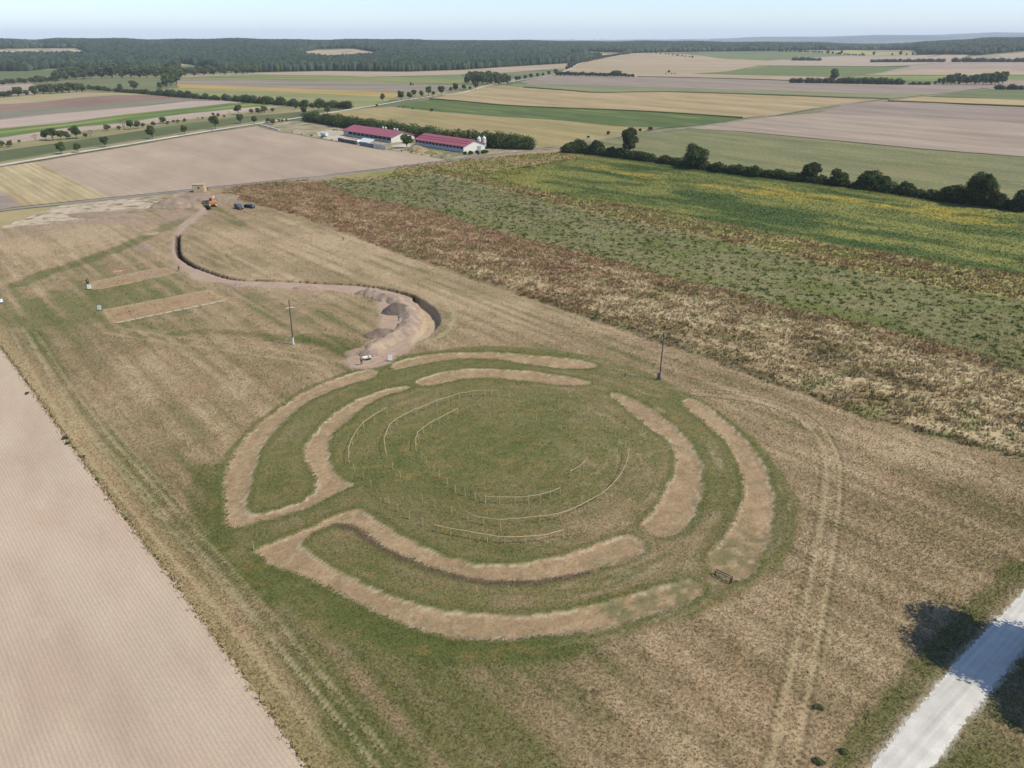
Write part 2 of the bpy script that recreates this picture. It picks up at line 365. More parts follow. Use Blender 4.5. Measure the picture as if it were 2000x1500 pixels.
# farm yard
YARD = FM('yard_dirt', (180, 164, 132), (140, 134, 96), 14, A_L, 2, (200, 188, 162), fvar=.2, fine=.6)
field([(505, 245), (560, 236), (597, 233), (700, 247), (800, 268), (960, 288), (1075, 290), (960, 302), (872, 312), (800, 300), (760, 293), (700, 282.5), (640, 274), (590, 264.5), (545, 257.5)], YARD, 'dry weedy farm yard behind the ploughed field', 'yard', z=.075)
PALE = FM('pale_gravel', (214, 203, 186), (196, 184, 164), 10, 0, 1, fvar=.1)
field([(618, 258), (650, 254), (690, 260), (672, 268), (735, 283), (760, 290), (742, 291), (690, 280), (640, 272), (622, 266)], PALE, 'pale gravel yard beside the barns', 'yard', z=.085)
field([(764, 284), (800, 280), (828, 284), (800, 290), (772, 289)], PALE, 'pale gravel between the two barns', 'yard', z=.085)
# right side
field([(1340, 102.5), (1500, 100), (1650, 108), (1640, 111), (1505, 119.5), (1400, 114)], FM('green_far', (130, 136, 86), (116, 128, 82), 90), 'pale green field far behind the tan hill')
field([(1098, 141), (1125, 129), (1150, 119), (1180, 113), (1235, 104.5), (1275, 103.5), (1340, 106), (1400, 113), (1500, 119), (1505, 128), (1420, 140), (1340, 145.5), (1245, 148), (1150, 150), (1100, 146)], FM('hill_stubble', (192, 168, 136), (178, 158, 122), 120), 'rounded tan stubble hill left of the far green field')
field([(1500, 118.5), (1640, 110), (1790, 106), (1895, 106), (1860, 121), (1700, 132), (1500, 129)], FM('tan_right', (184, 163, 140), (192, 172, 146), 120), 'wide tan field before the far right hedges')
field([(1600, 103.5), (1660, 97.5), (1790, 101.5), (1795, 106.5), (1660, 107.5)], FM('yellow_far', (176, 168, 100), (186, 170, 116), 80), 'yellow strip in front of the far wood')
field([(1895, 111), (2000, 102), (2100, 99), (2100, 118), (1895, 119)], FM('tan_right_b', (192, 170, 146), (180, 160, 136), 90), 'tan slope under the wooded hill at right')
field([(1340, 145), (1420, 139.5), (1480, 128), (1775, 131.5), (1750, 138), (1660, 151), (1500, 148)], FM('green_mid', (114, 124, 66), (124, 134, 72), 70), 'dark green field behind the long dark hedge')
field([(1690, 147), (1775, 132), (1850, 120.5), (2100, 119), (2100, 150), (1850, 148)], FM('ploughed_far', (170, 149, 136), (184, 162, 140), 60, 0, 8), 'brownish ploughed field at the right edge, far hedges behind')
field([(1690, 146), (1780, 137), (2100, 138), (2100, 148), (1850, 148)], FM('tan_right_c', (194, 172, 136), (186, 164, 126), 60), 'straw strip beside the far ploughed field')
field([(1660, 151), (1690, 146.5), (1850, 147.5), (2100, 148), (2100, 157), (1840, 159), (1655, 156)], FM('yellow_green_far', (150, 152, 80), (128, 142, 72), 50), 'yellow green strip behind the right grove')
field([(1840, 157.5), (2100, 156), (2100, 177), (1945, 176), (1900, 168)], FM('mauve_far', (166, 148, 126), (178, 158, 134), 50), 'mauve bare strip beside the right grove')
field([(1100, 146), (1245, 147), (1350, 144.5), (1500, 148), (1655, 151), (1655, 157), (1500, 157), (1250, 151)], FM('tan_strip_r', (190, 167, 138), (180, 158, 126), 60), 'tan strip between the tan hill and the mauve field')
field([(1015, 160), (1070, 148), (1100, 146.5), (1245, 150.5), (1500, 156.5), (1640, 162), (1880, 164), (1945, 167), (1870, 180), (1810, 186), (1720, 184), (1500, 177), (1320, 173), (1150, 168), (1040, 166)], FM('mauve_ploughed', (170, 151, 132), (158, 141, 124), 80, A_R, 8), 'long mauve ploughed field across the middle distance')
field([(1000, 164), (1040, 164.5), (1150, 166), (1320, 172), (1500, 176), (1720, 183.5), (1815, 184), (1740, 193), (1500, 185.5), (1300, 179), (1170, 180.5), (1080, 176), (1000, 172)], FM('maize_strip', (150, 146, 104), (134, 136, 92), 40, A_R, 6), 'narrow maize strip edged in dark green')
field([(838, 193), (905, 180), (965, 166), (1000, 170), (1080, 176), (1180, 181), (1300, 179.5), (1500, 186), (1725, 194), (1640, 206), (1500, 226), (1450, 231), (1250, 218), (1000, 208), (900, 199)], FM('golden_maize', (192, 166, 124), (168, 150, 104), 34, A_R, 7, (186, 164, 120)), 'golden dry maize field across the middle of the view')
field([(760, 210), (846, 194), (900, 197), (1000, 205.5), (1250, 216), (1450, 229.5), (1400, 242), (1290, 251), (1200, 248), (1100, 237), (960, 228), (850, 219)], FM('beet_green', (104, 116, 56), (88, 106, 54), 26, A_R, 7, (130, 140, 74)), 'deep green crop strip with yellow patches, middle distance')
field([(590, 224), (690, 214), (765, 208.5), (850, 218), (960, 227), (1100, 236), (1200, 247), (1290, 250), (1200, 270), (1120, 284), (1055, 290), (960, 288), (800, 268), (640, 240), (597, 234)], FM('tan_maize', (166, 150, 100), (182, 160, 110), 24, A_R, 5, (150, 146, 92)), 'tan maize field behind the farm hedge')
field([(1100, 291), (1135, 280), (1220, 266), (1345, 250), (1450, 258), (1600, 272), (1800, 292), (2150, 318), (2150, 436), (2000, 412), (1850, 392), (1700, 370), (1500, 342), (1350, 320), (1200, 302)], FM('maize_field', (144, 140, 96), (128, 130, 86), 20, A_R, 3, (152, 142, 94), row=1, fine=.55, fvar=.34, bump=.5), 'broad olive maize field beyond the dark hedge', z=.07)
field([(1345, 251), (1500, 229), (1600, 221), (1860, 232), (2150, 250), (2150, 318), (1800, 291), (1600, 271.5), (1450, 257.5)], FM('ploughed_right', (182, 162, 140), (170, 150, 130), 26, A_R, 9, furrow=6, famt=.07, fvar=.07), 'large pale ploughed field at right')
field([(1595, 222), (1650, 204), (1720, 199), (1790, 199), (2150, 222), (2150, 252), (1860, 233)], FM('ploughed_dark', (154, 136, 120), (170, 152, 134), 30, A_R, 9, furrow=6, famt=.06), 'darker ploughed strip behind the pale one')
field([(1724, 198), (1800, 190), (2150, 198), (2150, 213), (2000, 207), (1860, 202)], FM('straw_strip_r', (196, 172, 124), (188, 162, 112), 30, A_R, 6), 'straw coloured strip behind the dark ploughed one')
field([(1815, 188.5), (1895, 177.5), (1945, 174.5), (2150, 176), (2150, 198), (1990, 195)], FM('green_right', (114, 122, 76), (124, 132, 78), 40, A_R, 5), 'grey green field at the right edge')
# hedge-like dark edges of standing maize
EDGE = FM('maize_edge', (100, 104, 64), (118, 116, 72), 14, A_R)
for i, (l, wd, h_) in enumerate([([(1022, 171), (1100, 176.5), (1170, 181.5), (1300, 180), (1500, 186), (1650, 191.5), (1735, 194)], 3, 2), ([(838, 193.5), (900, 198.5), (1000, 207.5), (1250, 218), (1450, 231)], 1.6, 1.8),
                     ([(1245, 150), (1400, 153.5), (1500, 156.5), (1640, 161)], 5, 2), ([(1500, 131), (1620, 131.5), (1775, 132.5)], 6, 2), ([(1735, 198), (1860, 203), (2000, 208.5), (2150, 214)], 3, 2), ([(1680, 147.5), (1850, 147.5), (2100, 148)], 4, 1.5)]):
    pts = crom(GW(l), 5); mb = MB()
    V = []; 
    for q in pts:
        z0 = float(H(*q)); V += [(q[0], q[1] - wd / 2, z0), (q[0], q[1] - wd / 2, z0 + h_ * .6), (q[0], q[1] + wd / 2, z0 + h_ * .65), (q[0], q[1] + wd / 2, z0)]
    Fq = [(4 * i_ + j, 4 * i_ + j + 1, 4 * i_ + j + 5, 4 * i_ + j + 4) for i_ in range(len(pts) - 1) for j in range(3)]
    tag(mesh_np('crop_edge', V, Fq, EDGE), 'dark standing edge of a maize strip', kind='stuff'); mb.bm.free()

# ================================================================== THE SITE: detailed ground sheet with ditches, trench and worn tracks
def steps(lo, hi, f):
    v = [lo]
    while v[-1] < hi: v.append(v[-1] + f(v[-1]))
    v[-1] = hi; return np.array(v)
sx = steps(SX0, SX1, lambda x: .45 if -150 < x < 130 else .9)
sy = steps(SY0, SY1, lambda y: .36 if y < 135 else (.5 if y < 310 else 1.4))
X, Y = np.meshgrid(sx, sy); X = X.astype(np.float32); Y = Y.astype(np.float32)
def C(*c): return np.array(alb(*c), np.float32) * 1.05
N1 = fbm(X / 9, Y / 9, 1, 5); N2 = fbm(X / 2.2, Y / 2.2, 21, 4); N3 = fbm(X / 28, Y / 28, 41, 3); NW = (vnoise(X / .8, Y / .8, 77) - .5)
AM = -.82
def rot(a, X=X, Y=Y): return X * math.cos(a) + Y * math.sin(a), -X * math.sin(a) + Y * math.cos(a)
mx, my = rot(math.radians(-48)); STR = fbm(mx / 30, my / 1.6, 61, 3)     # mowing streaks
g = .25 + .6 * (N1 - .5) + .35 * (N3 - .5) + 1.0 * (STR - .5) + .3 * (N2 - .5)
def blob(px, py, r, amt, ry=None):
    global g
    x, y = G(px, py); g = g + amt * np.exp(-((X - x) / r) ** 2 - ((Y - y) / (ry or r)) ** 2)
for b in [(700, 1330, 14, .22), (900, 1290, 14, .26), (1050, 1290, 9, .15), (850, 1450, 10, .18), (1000, 1450, 8, .1), (600, 1200, 9, .2), (300, 560, 24, .2), (200, 600, 22, .2), (420, 610, 16, .14), (520, 640, 14, .08), (100, 640, 14, .15),
          (1200, 710, 9, .25), (1300, 700, 5, -.2), (1700, 1100, 20, -.12), (1800, 900, 26, -.16), (1450, 1300, 14, -.08), (1900, 1090, 8, .0), (300, 800, 22, -.15), (130, 470, 30, -.3), (600, 470, 34, -.22), (1000, 640, 26, -.12), (560, 520, 20, -.1), (450, 1180, 8, .02), (1960, 1440, 7, .4), (1900, 1495, 5, .3)]: blob(*b)
RG = crom(GW([(400, 1010), (425, 1080), (480, 1150), (580, 1215), (700, 1265), (900, 1292), (1100, 1278), (1260, 1230), (1400, 1185), (1500, 1130), (1550, 1060), (1558, 985), (1530, 925), (1470, 855), (1390, 795), (1300, 745), (1200, 705), (1080, 685), (960, 675), (860, 684), (770, 700), (690, 725), (600, 762), (520, 810), (460, 860), (415, 930)]), 5, True)
dR = sdf(X, Y, RG, 8)
inR = 1 - smooth(-.5, .7, dR + 1.2 * (N2 - .5))
wx, wy = G(1010, 890); rad = np.hypot(X - wx, Y - wy)
g = g * (1 - inR) + inR * (.72 + .7 * (N1 - .5) + .25 * (N3 - .5) + .12 * smooth(30, 8, rad) + .55 * (fbm(rad / 1.0, np.arctan2(Y - wy, X - wx) * 5, 131, 3) - .5))
brown = np.zeros_like(X)
for (px, py, r, a) in [(1250, 900, 8, .35), (1180, 800, 9, .3), (1230, 1000, 8, .45), (1150, 1060, 9, .35), (960, 870, 14, -.05), (1330, 1100, 9, .45), (1450, 1100, 6, .35), (1300, 950, 6, .3), (560, 920, 5, .12), (1100, 760, 8, .2), (1380, 760, 8, .12), (1450, 1180, 8, .3)]:
    x, y = G(px, py); brown += a * np.exp(-((X - x) ** 2 + (Y - y) ** 2) / r ** 2)
g = g - .55 * brown
def stroke(pix, wd, dg, soft=.8, ns=.8):
    global g
    d = pdist(X, Y, crom(GW(pix), 5), wd * 2 + 3); g = g + dg * (1 - smooth(wd * .4, wd * .5 + soft, d + ns * (N2 - .5) * wd))
stroke([(40, 555), (90, 532), (140, 518), (200, 497), (250, 478), (300, 455), (370, 425)], 3.5, .55, 2.5)
stroke([(330, 655), (400, 647), (480, 652), (560, 662), (620, 668), (680, 690)], 1.6, .35, 1.5)
stroke([(600, 660), (640, 665), (690, 685)], 4, .5, 2)
stroke([(60, 650), (110, 730), (180, 830), (250, 910), (330, 1000), (420, 1095), (500, 1190), (600, 1310), (700, 1430), (780, 1530)], 2.6, .24, 1.2)
stroke([(400, 915), (398, 985), (430, 1060)], 3, .45, 1.5)
stroke([(500, 1110), (600, 1175), (700, 1215), (850, 1262), (1000, 1265), (1100, 1258)], 3, .55, 2)
stroke([(1990, 1110), (1900, 1200), (1800, 1310), (1700, 1420), (1640, 1500)], 1.6, .55, 1)
stroke([(380, 385), (440, 420), (470, 440)], 3, .3, 2)
g = np.clip(g, -.15, 1.15)
stops = np.array([-.15, .1, .35, .55, .75, 1.15]); cols = np.stack([C(199, 175, 139), C(180, 157, 121), C(161, 142, 106), C(138, 130, 88), C(129, 125, 78), C(105, 111, 60)])
A = np.stack([np.interp(g, stops, cols[:, k]) for k in range(3)], -1).astype(np.float32)
pinkn = smooth(.52, .7, fbm(X / 6, Y / 6, 91, 4)) * (1 - smooth(.3, .6, g)) * .25
def mixc(m, c):
    global A
    m = np.clip(m, 0, 1)[..., None].astype(np.float32); A = A * (1 - m) + np.asarray(c, np.float32) * m
mixc(pinkn, C(188, 152, 120))
mixc(inR * smooth(.62, .74, fbm(rad / .7, np.arctan2(Y - wy, X - wx) * 9, 135, 3)) * smooth(-5, 25, X) * .6, C(186, 168, 134))
mixc(inR * smooth(.60, .72, fbm(X / 1.6, Y / .8, 95, 3)) * .35, C(168, 138, 84))
Z = (N2 - .5) * .16 + (N1 - .5) * .2
TH = np.full_like(X, .17); TD = np.ones_like(X)        # blade height and density
TH += .06 * (1 - inR)
def track(pix, wd, c, m, dz=-.05, smoothn=6):
    d = pdist(X, Y, crom(GW(pix), smoothn), wd + 2); k = (1 - smooth(wd * .3, wd * .62, d + .5 * (N2 - .5) * wd)); mixc(k * m, c); return k
def pair(pix, gap, wd, c, m):
    p = np.array(crom(GW(pix), 6)); t = np.gradient(p, axis=0); t /= np.linalg.norm(t, axis=1)[:, None]; n = np.stack([-t[:, 1], t[:, 0]], 1)
    for s in (-1, 1):
        q = [tuple(v) for v in p + n * gap / 2 * s]; d = pdist(X, Y, q, wd + 2)
        k = (1 - smooth(wd * .3, wd * .75, d + .4 * (N2 - .5))) * (.55 + .9 * (N1 - .2)); mixc(k * m, c); global Z, TD
        Z = Z - .07 * k; TD = TD * (1 - .9 * np.clip(k, 0, 1))
straw = C(192, 174, 136)
pair([(60, 650), (110, 730), (180, 830), (250, 910), (330, 1000), (420, 1095), (500, 1190), (600, 1310), (700, 1430), (780, 1530)], 1.5, .4, straw, .8)
pair([(30, 640), (80, 735), (150, 845), (230, 945), (320, 1050), (400, 1140), (470, 1220), (580, 1350), (660, 1450)], 2.4, .5, C(186, 170, 138), .7)
pair([(150, 765), (250, 885), (330, 975), (400, 1050)], 1.0, .35, straw, .5)
pair([(1350, 765), (1450, 775), (1530, 795), (1590, 835), (1622, 890), (1625, 960), (1612, 1060), (1590, 1180), (1560, 1330), (1520, 1530)], 1.9, .42, C(192, 171, 133), .8)
pair([(1350, 765), (1450, 775), (1530, 795), (1590, 835), (1622, 890), (1625, 960), (1612, 1060), (1590, 1180), (1560, 1330), (1520, 1530)], 3.3, .35, C(100, 92, 56), .8)
pair([(845, 665), (875, 645), (886, 622), (880, 600), (865, 590)], .6, .5, C(186, 176, 130), .6)
pair([(215, 645), (300, 660), (420, 675), (520, 690), (600, 702), (660, 715)], 3.5, .8, C(186, 164, 124), .5)
pair([(260, 640), (340, 675), (380, 700)], 2, .6, C(186, 164, 124), .35)
for a, b in [((142, 447), (172, 500)), ((158, 447), (186, 492)), ((170, 445), (225, 482)), ((400, 455), (460, 530)), ((412, 450), (476, 525))]: track([a, b], 1.0, C(190, 170, 130), .5)
pair([(120, 590), (180, 555), (230, 515), (290, 470), (350, 435)], 2.2, .6, C(150, 140, 100), .5)
pair([(560, 430), (700, 490), (850, 560), (950, 610)], 2.2, .6, C(186, 166, 124), .45)
pair([(30, 620), (28, 600), (45, 585), (90, 570), (150, 560)], 2.2, .5, C(160, 146, 104), .4)
# --- ditch bands
def sm(p, n=4): return crom(GW(p), n, True)
DITCH = [
 sm([(735, 726), (712, 723), (675, 733), (635, 747), (590, 768), (550, 796), (500, 834), (465, 874), (444, 915), (437, 955), (440, 1000), (445, 1026), (462, 1031), (500, 1018), (540, 1008), (600, 991), (645, 968), (684, 950), (672, 940), (655, 927), (645, 905), (642, 870), (652, 842), (687, 812), (737, 778), (797, 759), (792, 754), (750, 762), (700, 780), (655, 805), (616, 845), (596, 872), (600, 900), (615, 930), (616, 952), (604, 970), (562, 990), (500, 1004), (481, 998), (478, 985), (486, 950), (500, 902), (525, 852), (587, 793), (650, 761), (700, 745), (728, 737)], 3),
 sm([(500, 1080), (505, 1072), (540, 1056), (600, 1034), (650, 1010), (690, 997), (712, 1000), (738, 1018), (780, 1046), (830, 1071), (880, 1092), (940, 1101), (1000, 1102), (1050, 1096), (1120, 1080), (1170, 1063), (1208, 1048), (1240, 1050), (1257, 1068), (1240, 1086), (1180, 1106), (1120, 1124), (1060, 1133), (1000, 1136), (930, 1131), (860, 1113), (800, 1090), (745, 1065), (715, 1040), (690, 1025), (655, 1022), (615, 1036), (590, 1056), (592, 1073), (620, 1092), (700, 1137), (800, 1177), (900, 1196), (1000, 1203), (1100, 1195), (1200, 1172), (1280, 1150), (1335, 1135), (1365, 1142), (1372, 1160), (1330, 1182), (1250, 1207), (1150, 1232), (1000, 1247), (930, 1249), (850, 1236), (760, 1206), (680, 1166), (600, 1127), (530, 1102)], 3),
 sm([(812, 745), (850, 730), (900, 722), (960, 721), (1030, 725), (1100, 735), (1148, 745), (1140, 751), (1090, 750), (1000, 740), (950, 737), (900, 741), (860, 749), (825, 753)]),
 sm([(762, 714), (800, 700), (870, 690), (960, 688), (1060, 696), (1130, 703), (1162, 712), (1150, 719), (1080, 718), (1010, 707), (960, 700), (880, 702), (820, 712), (778, 721)]),
 sm([(1192, 771), (1215, 771), (1260, 793), (1310, 827), (1345, 862), (1366, 905), (1370, 950), (1357, 1000), (1337, 1030), (1300, 1047), (1262, 1036), (1255, 1020), (1285, 988), (1302, 950), (1318, 920), (1320, 888), (1305, 860), (1270, 835), (1232, 803)]),
 sm([(1330, 785), (1360, 782), (1400, 808), (1450, 853), (1490, 908), (1510, 970), (1506, 1030), (1482, 1090), (1460, 1125), (1430, 1134), (1388, 1106), (1390, 1080), (1422, 1040), (1446, 990), (1455, 950), (1442, 900), (1415, 860), (1372, 820)])]
dD = np.full_like(X, 99.)
for p in DITCH: dD = np.minimum(dD, sdf(X, Y, p, 3))
dDn = dD + NW * .55 + (N2 - .5) * .5
ins = 1 - smooth(-.12, .22, dDn)
mixc((smooth(.15, .5, dDn) * (1 - smooth(.6, 1.5, dDn + 1.4 * (N1 - .5)))) * .55, C(98, 106, 52))
mixc(ins, C(174, 147, 112) * (.82 + .3 * fbm(X / 1.0, Y / 1.0, 33, 4) + .12 * NW)[..., None])
mixc(ins * smooth(.5, .68, fbm(X / 5, Y / 5, 35, 3)) * .6, C(190, 160, 124))
mixc(ins * smooth(.54, .7, fbm(X / .9, Y / .9, 38, 3)) * .4, C(138, 126, 88)); mixc(ins * smooth(.6, .72, fbm(X / .7, Y / .7, 39, 2)) * .3, C(208, 188, 154))
mixc((1 - smooth(.05, .22, np.abs(dDn + .1))) * .75 * smooth(.35, .6, N2), C(206, 188, 160))
for (px, py, r) in [(1330, 1150, 3.2), (1290, 1160, 2.5), (1200, 1190, 2.6), (1120, 1150, 1.2), (1430, 1100, 4), (1400, 1060, 2.2), (1230, 1180, 2), (1480, 1060, 2.5), (1180, 1100, 1.5)]:
    x, y = G(px, py); mixc(ins * np.exp(-((X - x) ** 2 + (Y - y) ** 2) / r ** 2) * smooth(.42, .56, fbm(X / .9, Y / .9, 34, 3)) * .65, C(112, 116, 74))
# purplish dead weeds along the inner back ditch edge
dW = pdist(X, Y, crom(GW([(660, 1024), (700, 1038), (730, 1062), (790, 1092), (860, 1118), (930, 1134), (1000, 1138), (1060, 1134), (1150, 1118)]), 5), 3)
mixc((1 - smooth(.3, .75, dW + .5 * NW)) * .75, C(112, 92, 76))
Z = Z - .22 * (1 - smooth(-.35, .1, dD)) + .07 * NW * ins
TH = TH * (1 - .55 * ins); TD = TD * (1 - .45 * ins)
# --- two rectangular trial plots
for pl in ([(180, 551), (300, 525), (322, 523), (341, 532), (270, 549), (200, 564), (182, 563)], [(200, 606), (405, 567), (440, 585), (226, 631)]):
    d = sdf(X, Y, GW(pl), 4) + (N2 - .5) * .8; k = 1 - smooth(-.1, .5, d); mixc(k * .9, C(184, 156, 120)); mixc(k * smooth(.52, .7, fbm(X / 2, Y / 2, 51, 3)) * .5, C(164, 122, 90)); mixc((1 - smooth(.1, .7, np.abs(d))) * .5, C(206, 186, 138))
    TD = TD * (1 - .2 * k)
d = sdf(X, Y, GW([(204, 500), (225, 522), (245, 535), (225, 537), (205, 530)]), 3); mixc((1 - smooth(-1, 1.5, d)) * .12, C(180, 110, 90))
# --- stripped soil path and trench
PATH = crom(GW([(360, 398), (395, 401), (404, 407), (398, 417), (370, 440), (352, 460), (347, 485), (355, 503), (380, 521), (440, 543), (500, 549), (600, 554), (700, 559), (760, 569), (800, 581), (828, 596), (846, 612), (852, 632), (842, 652), (815, 672), (785, 692), (750, 714), (700, 721), (676, 712), (690, 690), (725, 668), (738, 648), (740, 625), (740, 600), (728, 584), (705, 577), (650, 568), (580, 566), (500, 560), (440, 553), (385, 548), (362, 530), (338, 505), (334, 475), (344, 448), (370, 425), (388, 413), (385, 406), (362, 403)]), 3, True)
dP = sdf(X, Y, PATH, 4); kP = 1 - smooth(-.7, .9, dP + 2.2 * (N2 - .5) + .8 * (N1 - .5))
soil = C(190, 163, 141)
mixc(kP, soil * (.86 + .28 * N2)[..., None])
for px, py, r in [(275, 500, 10), (300, 455, 9), (320, 530, 9), (330, 420, 13), (390, 395, 16), (440, 385, 12), (460, 560, 5), (640, 575, 6), (215, 420, 22), (80, 425, 40), (270, 400, 26)]:
    x, y = G(px, py); k = np.exp(-((X - x) / r) ** 2 - ((Y - y) / (r * .7)) ** 2) * smooth(.38, .6, N1); mixc(k * .85, C(186, 160, 138))
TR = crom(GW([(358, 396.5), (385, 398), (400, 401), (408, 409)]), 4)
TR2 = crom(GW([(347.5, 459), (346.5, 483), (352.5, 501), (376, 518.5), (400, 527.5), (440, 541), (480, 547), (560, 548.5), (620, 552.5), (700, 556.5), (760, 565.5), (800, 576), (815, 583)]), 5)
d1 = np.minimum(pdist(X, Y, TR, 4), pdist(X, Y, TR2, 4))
k1 = 1 - smooth(.5, .75, d1 + .25 * NW); Z = Z - 2.5 * k1; mixc(1 - smooth(.62, .95, d1 + .25 * NW), C(58, 46, 38));  # trench soil coloured near black, painting in the shade of the narrow cut
BIG = crom(GW([(808, 579), (822, 583), (845, 598), (857, 614), (859, 630), (852, 640), (838, 656), (815, 668), (803, 668), (815, 652), (823, 630), (824, 606), (818, 594), (806, 586)]), 3, True)
dB = sdf(X, Y, BIG, 6); wall = 1 - smooth(-.35, .15, dB + .25 * NW)
nearR = smooth(-8, 2, (X - G(830, 612)[0]) + .0 * Y)
Z = Z - wall * (1.9 * smooth(668, 628, P(X, Y, 0)[1]) + .15); mixc(wall, C(200, 176, 148) * (.88 + .24 * N2)[..., None])
mixc((1 - smooth(.2, .9, np.abs(dB))) * .5 * nearR, C(190, 175, 140))
bare = np.maximum(kP, np.maximum(k1, wall)); TD = TD * (1 - .96 * bare); 
# wheel marks on the stripped floor
pair([(845, 625), (825, 655), (785, 682), (730, 708), (700, 715)], 1.8, .35, C(172, 142, 116), .5)
pair([(340, 500), (345, 460), (375, 430), (398, 410)], 1.8, .5, C(172, 148, 128), .5)
# --- rubble lot at upper left
LOT = sdf(X, Y, GW([(-120, 430), (0, 406), (130, 398), (240, 389), (345, 381), (350, 390), (325, 402), (250, 408), (180, 420), (140, 432), (60, 439), (-120, 452)]), 10)
kL = 1 - smooth(-1, 2.5, LOT + 8 * (N1 - .5)); mixc(kL, C(204, 186, 160) * (.85 + .3 * N2)[..., None]); mixc(kL * smooth(.56, .7, fbm(X / 5, Y / 3, 71, 4)) * .8, C(150, 138, 96)); mixc(kL * smooth(.62, .72, fbm(X / 3, Y / 2, 73, 4)) * .8, C(110, 96, 76))
Z = Z + kL * (N2 - .5) * .9; TD = TD * (1 - .8 * kL)
# --- tall weed strips
def band(up, lo, pad=10): return sdf(X, Y, crom(GW(up), 3) + crom(GW(lo[::-1]), 3), pad)
up1 = [(455, 366), (600, 352), (700, 387), (825, 407), (900, 432), (1000, 462), (1125, 490), (1250, 525), (1325, 547), (1425, 570), (1500, 593), (1650, 625), (1800, 662), (2000, 722), (2250, 800)]
lo1 = [(430, 380), (500, 400), (600, 427), (750, 485), (875, 525), (1000, 570), (1125, 615), (1250, 657), (1375, 695), (1475, 722), (1500, 747), (1625, 792), (1750, 835), (1850, 862), (2000, 900), (2250, 985)]
lo1 = [(430, 380), (500, 400), (600, 427), (750, 485), (875, 527), (1000, 571), (1125, 616), (1250, 657), (1375, 700), (1500, 747), (1625, 792), (1750, 835), (1850, 862), (2000, 900), (2250, 985)]
dW1 = band(up1, lo1); k = 1 - smooth(-.8, .8, dW1 + 3 * (N2 - .5)); kW1 = k
bx, by = rot(math.radians(-38)); BN = fbm(bx / 16, by / 5, 81, 4); BN2 = fbm(bx / 7, by / 3, 83, 4)
farw = smooth(150, 260, Y)
mixc(k, C(172, 150, 112)); mixc(k * smooth(.44, .58, BN), C(208, 187, 146)); mixc(k * smooth(.52, .64, BN2) * .7, C(148, 124, 88)); mixc(k * smooth(.58, .68, 1 - BN) * .7, C(124, 116, 76)); mixc(k * smooth(.5, .62, fbm(X / 1.2, Y / 1.2, 89, 3)) * .4, C(198, 178, 138))
dup = pdist(X, Y, crom(GW(up1), 3), 12); dlo = pdist(X, Y, crom(GW(lo1), 3), 12); PXX = P(X, Y, 0)[0]
mixc(k * (1 - smooth(2, 9, dup + 7 * (N1 - .5))) * .7, C(156, 130, 94)); mixc(k * (1 - smooth(1, 5, dlo + 5 * (N1 - .5))) * .8, C(112, 102, 68)); mixc(k * (1 - smooth(1050, 1350, PXX)) * smooth(.4, .55, BN2) * .55, C(156, 122, 92))
mixc(k * farw * .5, C(190, 152, 118)); mixc(k * smooth(.63, .72, fbm(X / 4, Y / 4, 87, 3)) * .6, C(146, 146, 92))
up3 = [(860, 333), (930, 345), (1000, 360), (1125, 387), (1225, 400), (1375, 430), (1500, 456), (1625, 480), (1750, 497), (1875, 522), (2000, 540), (2250, 590)]
lo3 = [(840, 338), (920, 356), (1000, 377), (1125, 407), (1250, 437), (1375, 462), (1500, 490), (1625, 520), (1750, 545), (1875, 570), (2000, 587), (2250, 650)]
d3 = band(up1[::-1], up3[::-1]); d3 = band(up3, up1); k2 = (1 - smooth(-.8, .8, d3 + 2 * (N2 - .5))) 
mixc(k2, C(150, 144, 98)); mixc(k2 * smooth(.46, .6, BN), C(128, 132, 72)); mixc(k2 * farw * smooth(.45, .6, BN2) * .7, C(158, 144, 112)); mixc(k2 * smooth(.58, .66, fbm(X / 1.0, Y / 1.0, 101, 3)) * .85, C(86, 106, 50)); mixc(k2 * smooth(.5, .62, fbm(X / 1.4, Y / 1.4, 103, 3)) * .45, C(116, 112, 72))
dW3 = band(up3, lo3); k3 = (1 - smooth(-.8, .8, dW3 + 3 * (N2 - .5)))
mixc(k3, C(184, 164, 112)); mixc(k3 * smooth(.45, .6, BN2), C(166, 162, 100)); mixc(k3 * smooth(.55, .68, 1 - BN2) * .7, C(134, 108, 78))
# tussocky corner under the farm road
dC = sdf(X, Y, GW([(620, 342), (850, 317), (960, 308), (1100, 296), (1160, 305), (1060, 325), (1000, 345), (930, 347), (860, 335), (800, 345), (700, 352)]), 8); kC = 1 - smooth(-1.5, 2, dC + 8 * (N1 - .5)); mixc(kC, C(166, 148, 98)); mixc(kC * smooth(.5, .62, BN) * .7, C(134, 136, 70))
